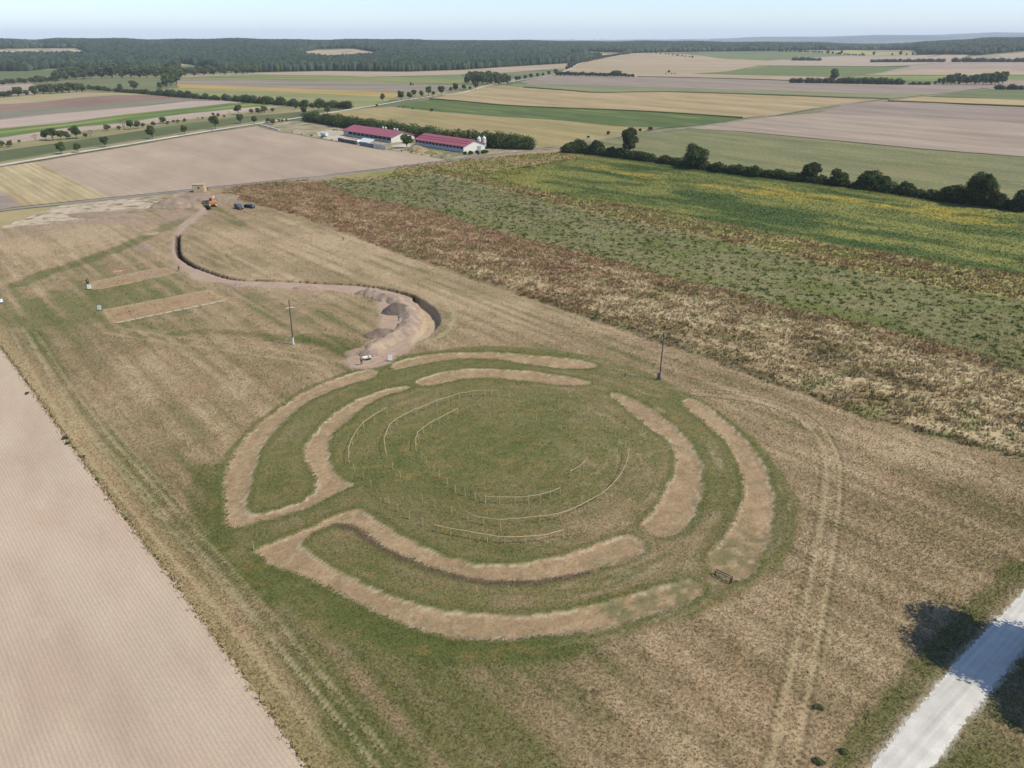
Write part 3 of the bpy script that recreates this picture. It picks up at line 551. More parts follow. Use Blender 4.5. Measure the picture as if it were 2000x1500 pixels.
# --- soy field
dS = band([(945, 340), (1060, 322), (1165, 306), (1250, 310), (1400, 330), (1600, 360), (1800, 390), (2000, 415), (2250, 450)], up3[1:]); kS = 1 - smooth(-.6, .6, dS + .8 * (N2 - .5))
qx, qy = rot(math.radians(-44)); S1 = fbm(qx / 34 + .6 * N1, qy / 9, 111, 4); S2 = fbm(qx / 22, qy / 7, 115, 4)
sc_ = np.interp(S1, [.38, .47, .53, .62], [0, .35, .7, 1])[..., None]
mixc(kS, C(84, 103, 50) * (1 - sc_) + C(146, 147, 78) * sc_)
YB = pdist(X, Y, crom(GW([(1190, 332), (1250, 345), (1320, 358), (1450, 370), (1600, 386), (1720, 402), (1850, 420), (2000, 450), (2150, 480)]), 5), 30)
mixc(kS * np.clip(1 - smooth(1, 10, YB + 40 * (S2 - .5)), 0, 1) * .7 * smooth(.2, .6, fbm(X / 6, Y / 6, 121, 3)), C(200, 174, 74)); mixc(kS * smooth(.55, .68, S2) * .5, C(70, 96, 48)); mixc(kS * smooth(1160, 1020, P(X, Y, 0)[0]) * smooth(.3, .5, 1 - S2) * .7, C(160, 154, 80))
mixc(kS * smooth(.57, .64, fbm(X / .9, Y / .9, 119, 2)) * .08, C(160, 156, 76))
Z = Z + .35 * kS + .3 * kW1 * N2 + .35 * k3 * N2
TH = TH * (1 - kS) + .35 * kS; TH = TH * (1 - kW1) + .5 * kW1; TH = TH * (1 - k3) + .5 * k3
# --- left boundary of the meadow: taller golden edge
LEFT = crom(GW([(-120, 575), (-60, 620), (0, 678), (50, 745), (100, 815), (150, 885), (200, 955), (260, 1035), (330, 1125), (400, 1220), (470, 1315), (540, 1415), (605, 1510), (700, 1640)]), 4)
dL = pdist(X, Y, LEFT, 8); mixc((1 - smooth(1.5, 5, dL + 3 * (N1 - .5))) * .5, C(196, 172, 128)); 
TR_L = np.array(LEFT)
fieldL = [(-182, 14), (0, 14)] + [tuple(p) for p in LEFT[::-1]] + [(-182, LEFT[0][1])]
insL = sdf(X, Y, fieldL, 2) < .1
FLAT = insL.copy()
ROADP = [(2280, 960), (2138, 1055), (2016, 1192), (1931, 1285), (1856, 1375), (1781, 1470), (1716, 1560), (1616, 1710)]
RW = crom(GW(ROADP), 6); dRd = pdist(X, Y, RW, 6)
mixc((1 - smooth(1.8, 4.0, dRd + 1.6 * (N2 - .5))) * .7, C(150, 140, 106)); mixc((1 - smooth(1.6, 2.4, dRd + .8 * NW)) * .9, C(214, 204, 188))
TD = TD * smooth(1.6, 2.6, dRd)
GT = crom(GW([(-200, 455), (-100, 432), (0, 412), (120, 399), (240, 386.5), (380, 371), (500, 359), (620, 345.5), (770, 328), (850, 317), (960, 303.5), (1090, 288.5), (1200, 268.5)]), 6)
dG = pdist(X, Y, GT, 8); kG = 1 - smooth(2.2, 3.4, dG + .8 * (N2 - .5)); TD = TD * smooth(1.6, 3, dG); mixc((1 - smooth(2, 5, dG + 2 * (N2 - .5))) * .7, C(164, 150, 116)); mixc(kG * .9, C(178, 164, 148)); mixc((1 - smooth(.2, .6, np.abs(dG - .0))) * .4, C(140, 134, 104))
beyond = (Y > np.interp(X, [p[0] for p in GT], [p[1] for p in GT])) & (dG > 2); beyond |= (X > 20) & (sdf(X, Y, GW([(1100, 291), (1300, 318), (1500, 346), (1700, 374), (2000, 415), (2300, 455), (2300, 250), (1100, 250)]), 2) < 0)
TD[FLAT | beyond] = 0; Z = np.where(FLAT | beyond, -.12, Z * smooth(0, 2.5, np.minimum(dRd, dG) - 1.2))
ny, nx = X.shape; idx = np.arange(nx * ny).reshape(ny, nx)
F = np.stack([idx[:-1, :-1], idx[:-1, 1:], idx[1:, 1:], idx[1:, :-1]], -1).reshape(-1, 4)
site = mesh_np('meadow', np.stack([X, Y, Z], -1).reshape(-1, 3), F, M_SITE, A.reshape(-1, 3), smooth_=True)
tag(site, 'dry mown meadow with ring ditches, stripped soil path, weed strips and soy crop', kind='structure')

# ploughed field at left, white road, grey farm road
ang_l = -math.atan2(LEFT[30][1] - LEFT[20][1], LEFT[30][0] - LEFT[20][0])
lf = [(-900, 14), (6, 14)] + [(p[0] + .25 * math.sin(i * 2.3) + rnd.uniform(-.12, .12), p[1]) for i, p in enumerate(crom(LEFT[::-1], 3))] + [(-182, LEFT[0][1] + 8), (-900, 420)]
drape('field', lf, FM('pale_ploughed', (216, 192, 167), (207, 181, 156), 12, ang_l, 2.5, (212, 190, 165), furrow=.42, famt=.036, big_amp=.022, fine=5, fvar=.12, bump=.05), 'pale pink harrowed field filling the lower left corner', z=.06)
k = NT('white_gravel'); v = k.pos()
c = k.gain(alb(234, 227, 216), k.noise(v, .5, 5, .6), .86, 1.08); c = k.mix(k.ramp(k.noise(v, 9, 4, .7), .58, .8), c, alb(190, 182, 170))
c = k.gain(c, k.noise(k.map((.04, 1.3, 1), -math.atan2(RW[10][1] - RW[20][1], RW[10][0] - RW[20][0])), 1, 3), .8, 1.12); c = k.mix(k.ramp(k.noise(v, 1.2, 5, .65), .56, .75, 0, .5), c, alb(206, 192, 170)); k.bump(k.noise(v, 12, 5), .03); M_GRAVEL = k.fin(c)
ribbon('road', RW, 3.7, M_GRAVEL, 'white gravel road in the lower right corner', .03, n=5, world=True, ragged=.1)
ribbon('track', GT, 2.9, FM('grey_track', (152, 145, 138), (168, 158, 146), 8, 0, 1, fvar=.12), 'grey farm road running behind the meadow', .11, n=2, world=True)
WROAD = FM('white_track', (226, 216, 202), (210, 200, 184), 12, 0, 1, fvar=.08)
ribbon('road', [(-120, 342), (0, 323.5), (150, 298.5), (250, 282.5), (400, 257.5), (500, 242.5), (560, 234), (620, 224.5), (700, 211.5), (735, 206), (800, 194.5), (850, 187.5), (900, 181.5), (960, 165.5), (1000, 159.5), (1060, 149.5), (1085, 145), (1105, 138), (1122, 129.5)], 4.6, WROAD, 'white gravel road past the farm and along the tree row', .28)
ribbon('road', [(1118, 129.5), (1150, 118.5), (1180, 113.3), (1232, 104.8)], 9, WROAD, 'pale far stretch of road below the forest', .3, n=4)
ribbon('track', [(1060, 292), (1100, 287), (1200, 268), (1350, 249.5), (1500, 227.5), (1640, 204), (1720, 194.5), (1810, 185.5), (1870, 178), (1945, 170)], 4.2, FM('grey_track_b', (166, 156, 140), (140, 138, 108), 14, 0, 1), 'grey farm track between the right hand fields', .29)
ribbon('track', [(1655, 152), (1700, 146), (1780, 136.5), (1840, 121.5)], 7, FM('grey_track_c', (180, 166, 138), (160, 154, 116), 14, 0, 1), 'thin track leading up to the far hedges', .29)

# ================================================================== GRASS, WEEDS AND CROP (real blades standing on the site sheet)
def samp(arr, x, y):
    i = np.clip(np.searchsorted(sx, x) - 1, 0, len(sx) - 1); j = np.clip(np.searchsorted(sy, y) - 1, 0, len(sy) - 1)
    return arr[j, i]
def view_ok(x, y, m=12):
    zc = y * cp_ + CAMH * sp_; return (np.abs(x) < zc * .72 + m) & (y > 34)
def blades(name, n, box, dens, hmul, wid, nb, colfn, label, lean=.35):
    x = rng.uniform(box[0], box[1], n); y = rng.uniform(box[2], box[3], n)
    k = view_ok(x, y) & (rng.random(n) < dens(x, y)); x, y = x[k], y[k]; m = len(x)
    z = samp(Z, x, y); c = colfn(x, y); h = hmul(x, y) * rng.uniform(.6, 1.3, m)
    X3 = np.repeat(x, nb); Y3 = np.repeat(y, nb); Z3 = np.repeat(z, nb); H3 = np.repeat(h, nb) * rng.uniform(.7, 1.1, m * nb); M = m * nb
    X3 = X3 + rng.normal(0, 1, M) * H3 * .25; Y3 = Y3 + rng.normal(0, 1, M) * H3 * .25
    a = rng.uniform(0, 2 * math.pi, M); w_ = wid * rng.uniform(.6, 1.4, M) * np.maximum(H3 / .35, .6); l = lean * rng.uniform(.3, 1.6, M) * H3; b = rng.uniform(0, 2 * math.pi, M)
    V = np.empty((M, 3, 3), np.float32)
    V[:, 0] = np.stack([X3 - np.cos(a) * w_, Y3 - np.sin(a) * w_, Z3 - .05], 1); V[:, 1] = np.stack([X3 + np.cos(a) * w_, Y3 + np.sin(a) * w_, Z3 - .05], 1)
    V[:, 2] = np.stack([X3 + np.cos(b) * l, Y3 + np.sin(b) * l, Z3 + H3], 1)
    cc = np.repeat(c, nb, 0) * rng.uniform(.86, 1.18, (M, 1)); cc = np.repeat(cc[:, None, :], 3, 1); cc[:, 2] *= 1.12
    o = mesh_np(name, V.reshape(-1, 3), np.arange(M * 3).reshape(-1, 3), M_GRASS, cc.reshape(-1, 3)); return tag(o, label, kind='stuff')
TDm = TD * (1 - kW1) * (1 - k3) * (1 - kS)
def gcol(x, y):
    c = samp(A, x, y) * 1.0; t = (rng.random(len(x)) < .2)[:, None]; return np.where(t, c * .75 + np.array(alb(200, 178, 136)) * .3, c * 1.05)
gh = lambda x, y: samp(TH, x, y)
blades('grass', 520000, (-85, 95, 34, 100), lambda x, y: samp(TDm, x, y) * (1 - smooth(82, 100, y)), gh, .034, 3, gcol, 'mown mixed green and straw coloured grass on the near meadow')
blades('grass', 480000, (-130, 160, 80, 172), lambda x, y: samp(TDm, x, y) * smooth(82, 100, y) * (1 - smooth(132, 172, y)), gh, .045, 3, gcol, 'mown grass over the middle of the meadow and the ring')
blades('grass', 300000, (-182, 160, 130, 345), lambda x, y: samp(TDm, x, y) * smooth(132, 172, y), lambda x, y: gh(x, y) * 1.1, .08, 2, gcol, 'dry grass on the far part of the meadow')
def wcol(x, y):
    c = samp(A, x, y); n = (fbm(x / 1.3, y / 1.3, 201, 2))[:, None]; return c * (.8 + .6 * n)
blades('weeds', 300000, (-150, 200, 70, 340), lambda x, y: samp(kW1, x, y), lambda x, y: .25 + .75 * fbm(x / 2.5, y / 2.5, 205, 3) ** 1.2, .06, 5, wcol, 'tall dead brown and straw coloured weeds in a long strip', .5)
blades('weeds', 110000, (-60, 240, 150, 420), lambda x, y: samp(k3, x, y), lambda x, y: .3 + .8 * fbm(x / 2.5, y / 2.5, 207, 3), .09, 6, wcol, 'tall yellow green weeds in a strip beside the soy crop', .5)
cn = samp
blades('weeds', 330000, (-130, 220, 90, 400), lambda x, y: samp(k2, x, y) * (.15 + .9 * smooth(.55, .66, fbm(x / 1.0, y / 1.0, 101, 3))), lambda x, y: .14 + .34 * smooth(.55, .68, fbm(x / 1.0, y / 1.0, 101, 3)), .11, 5, lambda x, y: samp(A, x, y) * 1.05, 'low dark green weed clumps on thin grey ground', .6)
blades('crop', 170000, (-30, 250, 180, 450), lambda x, y: samp(kS, x, y), lambda x, y: .3 + 0 * x, .16, 3, lambda x, y: samp(A, x, y) * 1.02, 'soy crop canopy turning from green to yellow', .7)
blades('weeds', 26000, (-60, 100, 250, 450), lambda x, y: samp(kC, x, y) * .9, lambda x, y: .3 + .6 * fbm(x / 3, y / 3, 215, 3), .12, 4, wcol, 'tussocky grass below the grey farm road', .6)
# ragged grass lip along the ploughed field and green weeds on it
def fringe():
    L = crom(TR_L, 6); out = []
    for a, b in zip(L, L[1:]):
        if a[1] > 170: continue
        for _ in range(int(math.dist(a, b) * 16)):
            t = rnd.random(); out.append((a[0] + (b[0] - a[0]) * t + rnd.gauss(.05, .28), a[1] + (b[1] - a[1]) * t + rnd.gauss(0, .2)))
    return np.array(out)
fr = fringe(); V = []; cc = []
for (x, y) in fr:
    h = rnd.uniform(.15, .5); a = rnd.uniform(0, 6.28); c = np.array(alb(*rnd.choice([(196, 170, 120), (180, 158, 112), (100, 112, 62), (120, 112, 66)]))) * rnd.uniform(.8, 1.15)
    V += [(x - .08 * math.cos(a), y - .08 * math.sin(a), .0), (x + .08 * math.cos(a), y + .08 * math.sin(a), .0), (x + rnd.uniform(-.2, .2), y + rnd.uniform(-.2, .2), h)]; cc += [c] * 3
tag(mesh_np('grass', V, np.arange(len(V)).reshape(-1, 3), M_GRASS, np.array(cc)), 'ragged golden grass lip along the ploughed field', kind='stuff')

# ================================================================== FOLIAGE
def ellips(c, r, seed, n=5, m=8):
    """rough closed lump"""
    q = np.random.default_rng(seed); V = [(0, 0, 1)]
    for i in range(1, n):
        for j in range(m):
            t = math.pi * i / n; p = 2 * math.pi * (j + .5 * (i % 2)) / m; s = 1 + q.uniform(-.14, .14)
            V.append((math.sin(t) * math.cos(p) * s, math.sin(t) * math.sin(p) * s, math.cos(t) * s))
    V.append((0, 0, -1)); V = np.array(V) * np.array(r) + np.array(c); F = []
    for j in range(m): F.append((0, 1 + j, 1 + (j + 1) % m))
    for i in range(n - 2):
        for j in range(m):
            a = 1 + i * m + j; b = 1 + i * m + (j + 1) % m; F += [(a, a + m, b), (b, a + m, b + m)]
    e = len(V) - 1
    for j in range(m): F.append((e, 1 + (n - 2) * m + (j + 1) % m, 1 + (n - 2) * m + j))
    return V, np.array(F)
def foliage_mesh(name, lumps, n, size, rgb, seed, core=.66, spread=.3, vary=.32, zmin=None):
    q = np.random.default_rng(seed); Cn = np.array([l[0] for l in lumps], float); R = np.array([l[1] for l in lumps], float)
    wgt = (R[:, 0] * R[:, 2]); wgt = wgt / wgt.sum(); li = q.choice(len(lumps), n, p=wgt)
    d = q.normal(0, 1, (n, 3)); d /= np.linalg.norm(d, axis=1)[:, None]; d[:, 2] = np.where(d[:, 2] < -.55, -d[:, 2], d[:, 2])
    pos = Cn[li] + R[li] * d * q.uniform(1 - spread, 1.18, (n, 1))
    keep = np.ones(n, bool)
    for k in range(len(lumps)):
        ins_ = (((pos - Cn[k]) / (R[k] * .8)) ** 2).sum(1) < 1; keep &= ~(ins_ & (li != k))
    if zmin is not None: keep &= pos[:, 2] > zmin
    pos, d, li = pos[keep], d[keep], li[keep]; m = len(pos)
    nn = d + q.normal(0, .55, (m, 3)) * 1.3; nn /= np.linalg.norm(nn, axis=1)[:, None]
    t = np.cross(nn, q.normal(0, 1, (m, 3))); t /= np.linalg.norm(t, axis=1)[:, None]; b = np.cross(nn, t)
    s = size * q.uniform(.55, 1.35, (m, 1))
    V = np.stack([pos - t * s * .5, pos + b * s * .32, pos + t * s * .5 + nn * s * .12, pos - b * s * .32], 1).reshape(-1, 3)
    F = np.arange(m * 4).reshape(-1, 4); F = np.concatenate([F[:, [0, 1, 2]], F[:, [0, 2, 3]]])
    lt = q.uniform(1 - vary, 1 + vary, len(lumps)); base = np.array(alb(*rgb))
    tint = np.array([1.12, 1.06, .8]); mixv = q.random((m, 1)) ** 2
    c = base * (lt[li] * q.uniform(.72, 1.3, m))[:, None]; c = c * (1 - mixv) + c * tint * 1.15 * mixv
    VV = [V]; FF = [F]; CC = [np.repeat(c, 4, 0)]; off = len(V)
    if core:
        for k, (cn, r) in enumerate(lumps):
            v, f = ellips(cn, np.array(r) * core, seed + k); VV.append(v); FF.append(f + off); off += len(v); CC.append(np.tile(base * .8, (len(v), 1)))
    return np.concatenate(VV), np.concatenate(FF), np.concatenate(CC)
def crown_lumps(q, w, z0, z1, n, top=.75, flat=1.):
    """lumps filling a crown of half-width w between heights z0..z1"""
    out = []; zc = (z0 + z1) / 2; hh = (z1 - z0) / 2
    for i in range(n):
        t = q.uniform(-.75, .8); rr = w * math.sqrt(max(.1, 1 - (abs(t) ** 2) * (top if t > 0 else .8))) * .62
        a = i * 2.4 + q.uniform(-.5, .5); d = rr * q.uniform(.35, 1.0); s = q.uniform(.30, .48)
        out.append(((math.cos(a) * d, math.sin(a) * d, zc + t * hh * .72), (w * s, w * s, min(hh * .9, w * s * q.uniform(.75, 1.0) * flat))))
    out.append(((0, 0, zc), (w * .55, w * .55, hh * .7))); return out
def trunk_mesh(q, h, r, spread, top):
    mb = MB(); lean = q.uniform(-.03, .03) * h
    mb.cyl((0, 0, -.3), (lean, 0, h), r * 1.3, r * .75, 8)
    for i in range(5):
        a = i * 1.26 + q.uniform(-.3, .3); e = spread * q.uniform(.4, .8)
        mid = (lean + math.cos(a) * e * .5, math.sin(a) * e * .5, h + (top - h) * .35)
        mb.cyl((lean, 0, h * .85), mid, r * .55, r * .35, 6); mb.cyl(mid, (lean + math.cos(a) * e, math.sin(a) * e, h + (top - h) * .72), r * .34, r * .1, 5)
    return mb
KIND = {}   # kind -> list of prototype (crown mesh, trunk mesh, height, width)
def make_kind(kind, H0, w, z0, nl, nleaf, size, rgb, variants, trunk=True, flat=1., core=.72):
    KIND[kind] = []
    for v in range(variants):
        q = random.Random(hash_(kind) + v); lumps = crown_lumps(q, w * q.uniform(.9, 1.08), z0, H0 * q.uniform(.96, 1.03), nl, flat=flat)
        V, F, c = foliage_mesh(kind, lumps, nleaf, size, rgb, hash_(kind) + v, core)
        o = mesh_np('crown', V, F, M_LEAF, c); me = o.data; bpy.data.objects.remove(o)
        t = trunk_mesh(q, max(z0 * 1.1, .6), H0 * .022, w, H0 * .9).build('trunk', M_BARK); tm = t.data; bpy.data.objects.remove(t)
        KIND[kind].append((me, tm, float(V[:, 2].max()) * .97, w))
def hash_(s): return sum(ord(c) * (i + 3) for i, c in enumerate(s)) % 5000
make_kind('round', 8, 3.5, 1.7, 11, 2600, .62, (84, 98, 58), 4)
make_kind('tall', 17, 5.0, .8, 22, 6500, .9, (74, 88, 50), 1, core=.55)
make_kind('big', 14, 7.5, .3, 24, 7000, .95, (70, 84, 46), 2, core=.6)
make_kind('bush', 6, 4.0, .0, 12, 3000, .7, (72, 88, 48), 3, core=.6)
make_kind('belt', 15, 6.5, .3, 13, 1500, 1.7, (90, 104, 70), 4)
make_kind('scrub', 4, 1.9, .3, 6, 700, .42, (98, 106, 70), 3)
make_kind('bare', 4.5, 2.2, 1.0, 6, 420, .26, (142, 126, 104), 2, core=0)
make_kind('shade', 19, 6.6, 3.5, 22, 16000, .42, (70, 90, 44), 1)
TN = [0]
def tree(px, py, hpx, kind, label, cat='tree', group=None, wide=1., name=None, xy=None, hm=None, v=None):
    TN[0] += 1; i = TN[0]
    x, y = xy or G(px, py); z = float(H(x, y)); hm = hm or hpx * mpp(px, py)
    vs = KIND[kind]; me, tm, H0, w_ = vs[(i * 7 + 3) % len(vs) if v is None else v]
    s = hm / H0; nm = name or {'bush': 'bush', 'scrub': 'shrub', 'bare': 'bare_shrub'}.get(kind, 'tree')
    t = thing(nm, (x, y, z), label, cat, group, (i * 2.399) % 6.28); t.scale = (s * wide, s * wide, s)
    link('crown', me, t); link('trunk', tm, t); return t
ORD = ['leftmost', 'second from the left', 'third from the left', 'fourth from the left', 'fifth from the left', 'sixth from the left', 'seventh from the left', 'eighth from the left', 'ninth from the left', 'tenth from the left', 'eleventh from the left', 'twelfth from the left', 'thirteenth from the left', 'fourteenth from the left', 'fifteenth from the left',
       'sixteenth from the left', 'seventeenth from the left', 'eighteenth from the left', 'nineteenth from the left', 'twentieth from the left'] + ['%s from the left' % w for w in ('twenty-first', 'twenty-second', 'twenty-third', 'twenty-fourth', 'twenty-fifth', 'twenty-sixth', 'twenty-seventh', 'twenty-eighth', 'twenty-ninth', 'thirtieth', 'thirty-first', 'thirty-second', 'thirty-third', 'thirty-fourth', 'thirty-fifth')]
# trees along the white track at left
for i, (px, py, h) in enumerate([(121, 302, 25), (153, 299, 19), (206, 288, 21), (298, 272, 27), (361, 263, 19), (421, 253, 27), (470, 242, 19), (497, 243, 17)]):
    tree(px, py, h, 'round', 'roadside tree on the green meadow by the white track, ' + ORD[i], group='trees beside the white track', wide=.95)
orch = [(5, 288, 14, 1), (20, 287, 13, 0), (38, 279, 6, 0), (70, 275, 13, 2), (90, 274, 20, 0), (104, 275, 25, 0), (120, 273, 18, 1), (131, 272, 16, 0), (150, 271, 25, 0), (167, 269, 10, 0), (178, 268, 15, 2), (211, 256, 13, 0), (233, 254, 9, 0), (243, 253, 22, 2), (256, 253, 18, 0), (270, 251, 16, 0), (280, 249, 9, 1), (300, 247, 10, 0), (320, 242, 15, 0), (328, 244, 8, 0), (339, 240, 6, 0), (348, 241, 8, 0), (361, 239, 8, 1), (387, 234, 6, 2), (396, 233, 5, 0), (417, 227, 7, 0), (427, 229, 8, 0), (438, 230, 6, 0), (448, 225, 8, 2), (466, 224, 19, 0), (491, 222, 10, 0), (505, 223, 13, 1), (517, 221, 14, 1), (533, 219, 9, 0)]
for i, (px, py, h, k) in enumerate(orch):
    kd = 'bare' if k == 2 else ('round' if h > 17 else 'scrub')
    tree(px, py, h, kd, ('pale leafless' if k == 2 else 'small green') + ' orchard tree in the dry grass strip, ' + ORD[i], group='orchard trees in the dry strip', wide=1.15)
for i, (px, py, h) in enumerate([(595, 225, 17), (622, 216, 13), (640, 223, 17), (612, 214, 10), (578, 214, 9)]):
    tree(px, py, h, 'round', 'tree at the end of the farm hedge by the road fork, ' + ORD[i], group='trees at the road fork')
for i, (px, py, h) in enumerate([(748, 199.5, 17), (784, 197, 20), (799.6, 195.5, 16), (809, 189.5, 14), (823, 191.5, 15), (837, 187, 19), (847, 188, 10), (862, 187, 19), (881, 180.5, 11), (890.5, 180, 18), (906, 177, 12), (918, 176.5, 8), (928.6, 176, 18), (973.6, 168, 14), (984, 165.5, 12), (1009, 160, 11), (1015, 158.5, 10), (1026, 156, 10), (1037, 154.5, 11), (1050, 152.5, 10), (1060, 150.5, 9), (1072, 148, 10), (1085, 146.5, 12)]):
    tree(px, py, h, 'round', 'round crowned tree of the row along the white road, ' + ORD[i], group='tree row along the white road', wide=1.0 if h < 15 else .92)
for i, (px, py, h) in enumerate([(736, 208, 5), (779, 210, 2.6), (788, 211, 3), (806, 214, 3.4), (843, 218, 6.5)]):
    tree(px, py, h, 'bush', 'small dark bush at the edge of the deep green crop, ' + ORD[i], 'bush', 'field edge bushes')
for i in range(26):
    t = i / 25; px = 912 + 80 * t + rnd.uniform(-3, 3); row = i % 3
    tree(px, 165.5 - row * 3 - abs(t - .4) * 2, rnd.uniform(17, 23) - 4 * (abs(t - .45) > .42), 'belt', 'dark tree in the dense grove beside the white road', group='trees of the dense grove', wide=.85)
for i in range(22):
    px = 1088 + i * 7; tree(px, 148 + i * .15, (rnd.uniform(7, 10) if i not in (16, 17) else 13) - 2 * (i > 19), 'belt', 'low tree in the hedge row left of the rounded tan hill', group='hedge row trees by the tan hill', wide=1.75)
for i, (px, py, h) in enumerate([(1107, 137, 9), (1112, 135.5, 10), (1117, 133.5, 9), (1122, 130.5, 8)]): tree(px, py, h, 'belt', 'tree where the road meets the wood edge, ' + ORD[i], group='trees at the wood edge')
for i in range(38):
    t = i / 37; px = 1112 + 108 * t; py = 130 - 23 * t ** .9
    tree(px, py - .8, 7.5 - 3 * t + rnd.uniform(-1, 1), 'belt', 'tree in the tapering row along the far road below the forest', group='far tapering tree row', wide=1.6)
tree(1306, 144.5, 7.5, 'round', 'lone tree on the edge of the rounded tan hill')
for i, px in enumerate((1300, 1312, 1318)): tree(px, 144.8, 2.6, 'bush', 'low bush beside the lone hill tree, ' + ORD[i], 'bush', 'bushes by the lone hill tree')
# far left belts of single trees
def belt(pts, n, h0, h1, label, group, depth=2, wide=1., kind='belt'):
    for i in range(n):
        t = (i + .5) / n * (len(pts) - 1); k = min(int(t), len(pts) - 2); f = t - k
        px = pts[k][0] + (pts[k + 1][0] - pts[k][0]) * f + rnd.uniform(-2, 2); py = pts[k][1] + (pts[k + 1][1] - pts[k][1]) * f - (i % 2) * depth
        tree(px, py, rnd.uniform(h0, h1), kind, label, group=group, wide=wide)
belt([(-30, 193), (0, 191), (25, 189)], 7, 9, 13, 'low round tree of the row at the far left edge', 'low trees at the left edge', 1, 1.4)
for i, (px, py, h, wd) in enumerate([(37, 188, 19, 1.1), (52, 186.5, 11, 1), (68, 186, 18, .9), (85, 184, 19, 1), (98, 183.5, 20, 1), (112, 182.5, 18, 1), (122, 182, 19, .9), (135, 181, 20, 1), (150, 180, 18, 1), (161, 179, 16, 1)]):
    tree(px, py, h, 'belt', 'dark tree of the short row behind the left strip fields, ' + ORD[i], group='short tree row at left', wide=wd * 1.35)
for i, (px, py, h, wd) in enumerate([(236, 176.5, 13, 1), (263, 175, 18, 1.25), (313, 173, 13, 1.2), (326, 172, 30, .8), (334, 168, 36, .7), (345, 165, 30, .8)]):
    tree(px, py, h, 'belt', ['rounded tree standing alone on the olive field', 'wide rounded tree alone on the olive field', 'low tree at the foot of the tall left clump', 'tall tree at the front of the left clump', 'tallest tree of the left clump', 'tall tree at the right of the left clump'][i], group='trees on the olive field', wide=wd)
belt([(-20, 168), (60, 163), (110, 160)], 15, 9, 15, 'dark tree in the lower belt at the left edge', 'lower left tree belt', 2, 1.5)
belt([(110, 158), (180, 153), (260, 152), (330, 152), (352, 156)], 34, 15, 27, 'dark tree in the broad belt in front of the left woods', 'broad left tree belt', 4, 1.25)
belt([(340, 150), (400, 148), (470, 145), (500, 142)], 20, 13, 19, 'tree in the belt joining the left woods to the forest', 'joining tree belt', 3, 1.3)
# hedges: lumps along a line, real leaves
def hedge(pix, n, hpx, wd, leaf, nleaf, rgb, label, seed, name='hedge', jit=.3, step=None):
    q = random.Random(seed); L = crom(GW(pix), 5); acc = [0]
    for a, b in zip(L, L[1:]): acc.append(acc[-1] + math.dist(a, b))
    o0 = L[len(L) // 2]; lumps = []
    for i in range(n):
        s = acc[-1] * (i + q.uniform(.2, .8)) / n; k = max(j for j in range(len(acc)) if acc[j] <= s); k = min(k, len(L) - 2); f = (s - acc[k]) / max(acc[k + 1] - acc[k], 1e-6)
        x = L[k][0] + (L[k + 1][0] - L[k][0]) * f; y = L[k][1] + (L[k + 1][1] - L[k][1]) * f
        hp = np.interp(s / acc[-1], np.linspace(0, 1, len(hpx)), hpx) if isinstance(hpx, (list, tuple)) else hpx
        ppx, ppy = P(x, y, float(H(x, y))); hm = hp * mpp(ppx, ppy) * (1 + q.uniform(-jit, jit)); r = hm * .62
        lumps.append(((x - o0[0] + q.uniform(-.3, .3) * wd, y - o0[1] + q.uniform(-.3, .3) * wd, float(H(x, y)) + hm * .42), (max(r, wd * .5), max(r, wd * .5), hm * .58)))
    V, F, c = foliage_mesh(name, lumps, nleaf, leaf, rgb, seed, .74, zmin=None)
    t = thing(name, (o0[0], o0[1], 0), label, 'hedge'); mesh_np('foliage', V, F, M_LEAF, c, parent=t); return t
hedge([(1098, 298), (1140, 300), (1200, 307), (1280, 318), (1350, 329), (1450, 342), (1550, 354), (1650, 366), (1750, 379), (1850, 395), (1960, 408), (2060, 420), (2200, 440)], 150, [13, 15, 13, 14, 15, 14, 16, 17, 20, 22], 2.2, .85, 42000, (76, 88, 50), 'long dark hedge between the soy crop and the maize field', 11)
hedge([(597, 236), (640, 243), (680, 250), (740, 259), (800, 268.5), (860, 277), (910, 283), (960, 288.5), (1042, 292)], 95, [15, 17, 19, 20, 22, 22, 24, 24, 26], 4, 1.0, 30000, (82, 96, 54), 'tall dark green hedge behind the two barns', 12)
hedge([(172, 174), (240, 180), (300, 185), (375, 192), (440, 196.5), (505, 202), (560, 206), (620, 209.5), (688, 212.5)], 110, [7, 6, 7, 9, 10, 9, 11, 13, 11], 5, 1.3, 18000, (78, 92, 58), 'long low hedge of round bushes at left of the yellow green field', 13, jit=.4)
hedge([(1545, 162), (1600, 162.5), (1680, 164), (1765, 165.5)], 60, [8, 10, 11, 10], 9, 1.3, 11000, (66, 80, 54), 'straight dark hedge right of the mauve field', 14)
hedge([(1770, 165.5), (1820, 166)], 10, 4.5, 4, 1.2, 1500, (66, 80, 54), 'low gap hedge between the dark hedge and the grove', 15)
hedge([(1943, 175), (2000, 175.5), (2120, 176)], 26, 9, 6, 1.2, 5000, (64, 78, 52), 'dark hedge cut by the right edge of the view', 16)
hedge([(1546, 118), (1602, 118.5)], 22, 5, 12, 2, 2200, (72, 84, 60), 'short far hedge on the tan field', 17)
hedge([(1702, 122), (1760, 121.5), (1846, 121.5)], 44, 5.5, 12, 2, 4500, (72, 84, 60), 'far hedge left of the field gap', 18)
hedge([(1860, 121.5), (1930, 121), (2090, 121)], 64, 7, 12, 2, 7000, (70, 82, 58), 'far hedge right of the field gap', 19)
hedge([(1516, 101), (1560, 101.5), (1620, 104.5), (1670, 108), (1690, 109)], 26, 3.2, 8, 2.2, 2600, (72, 84, 60), 'thin hedge at the edge of the pale green far field', 20)
hedge([(1270, 103.5), (1310, 107.5), (1355, 113)], 12, 2.4, 5, 1.8, 1200, (60, 72, 48), 'thin far hedge over the hill crest', 21)
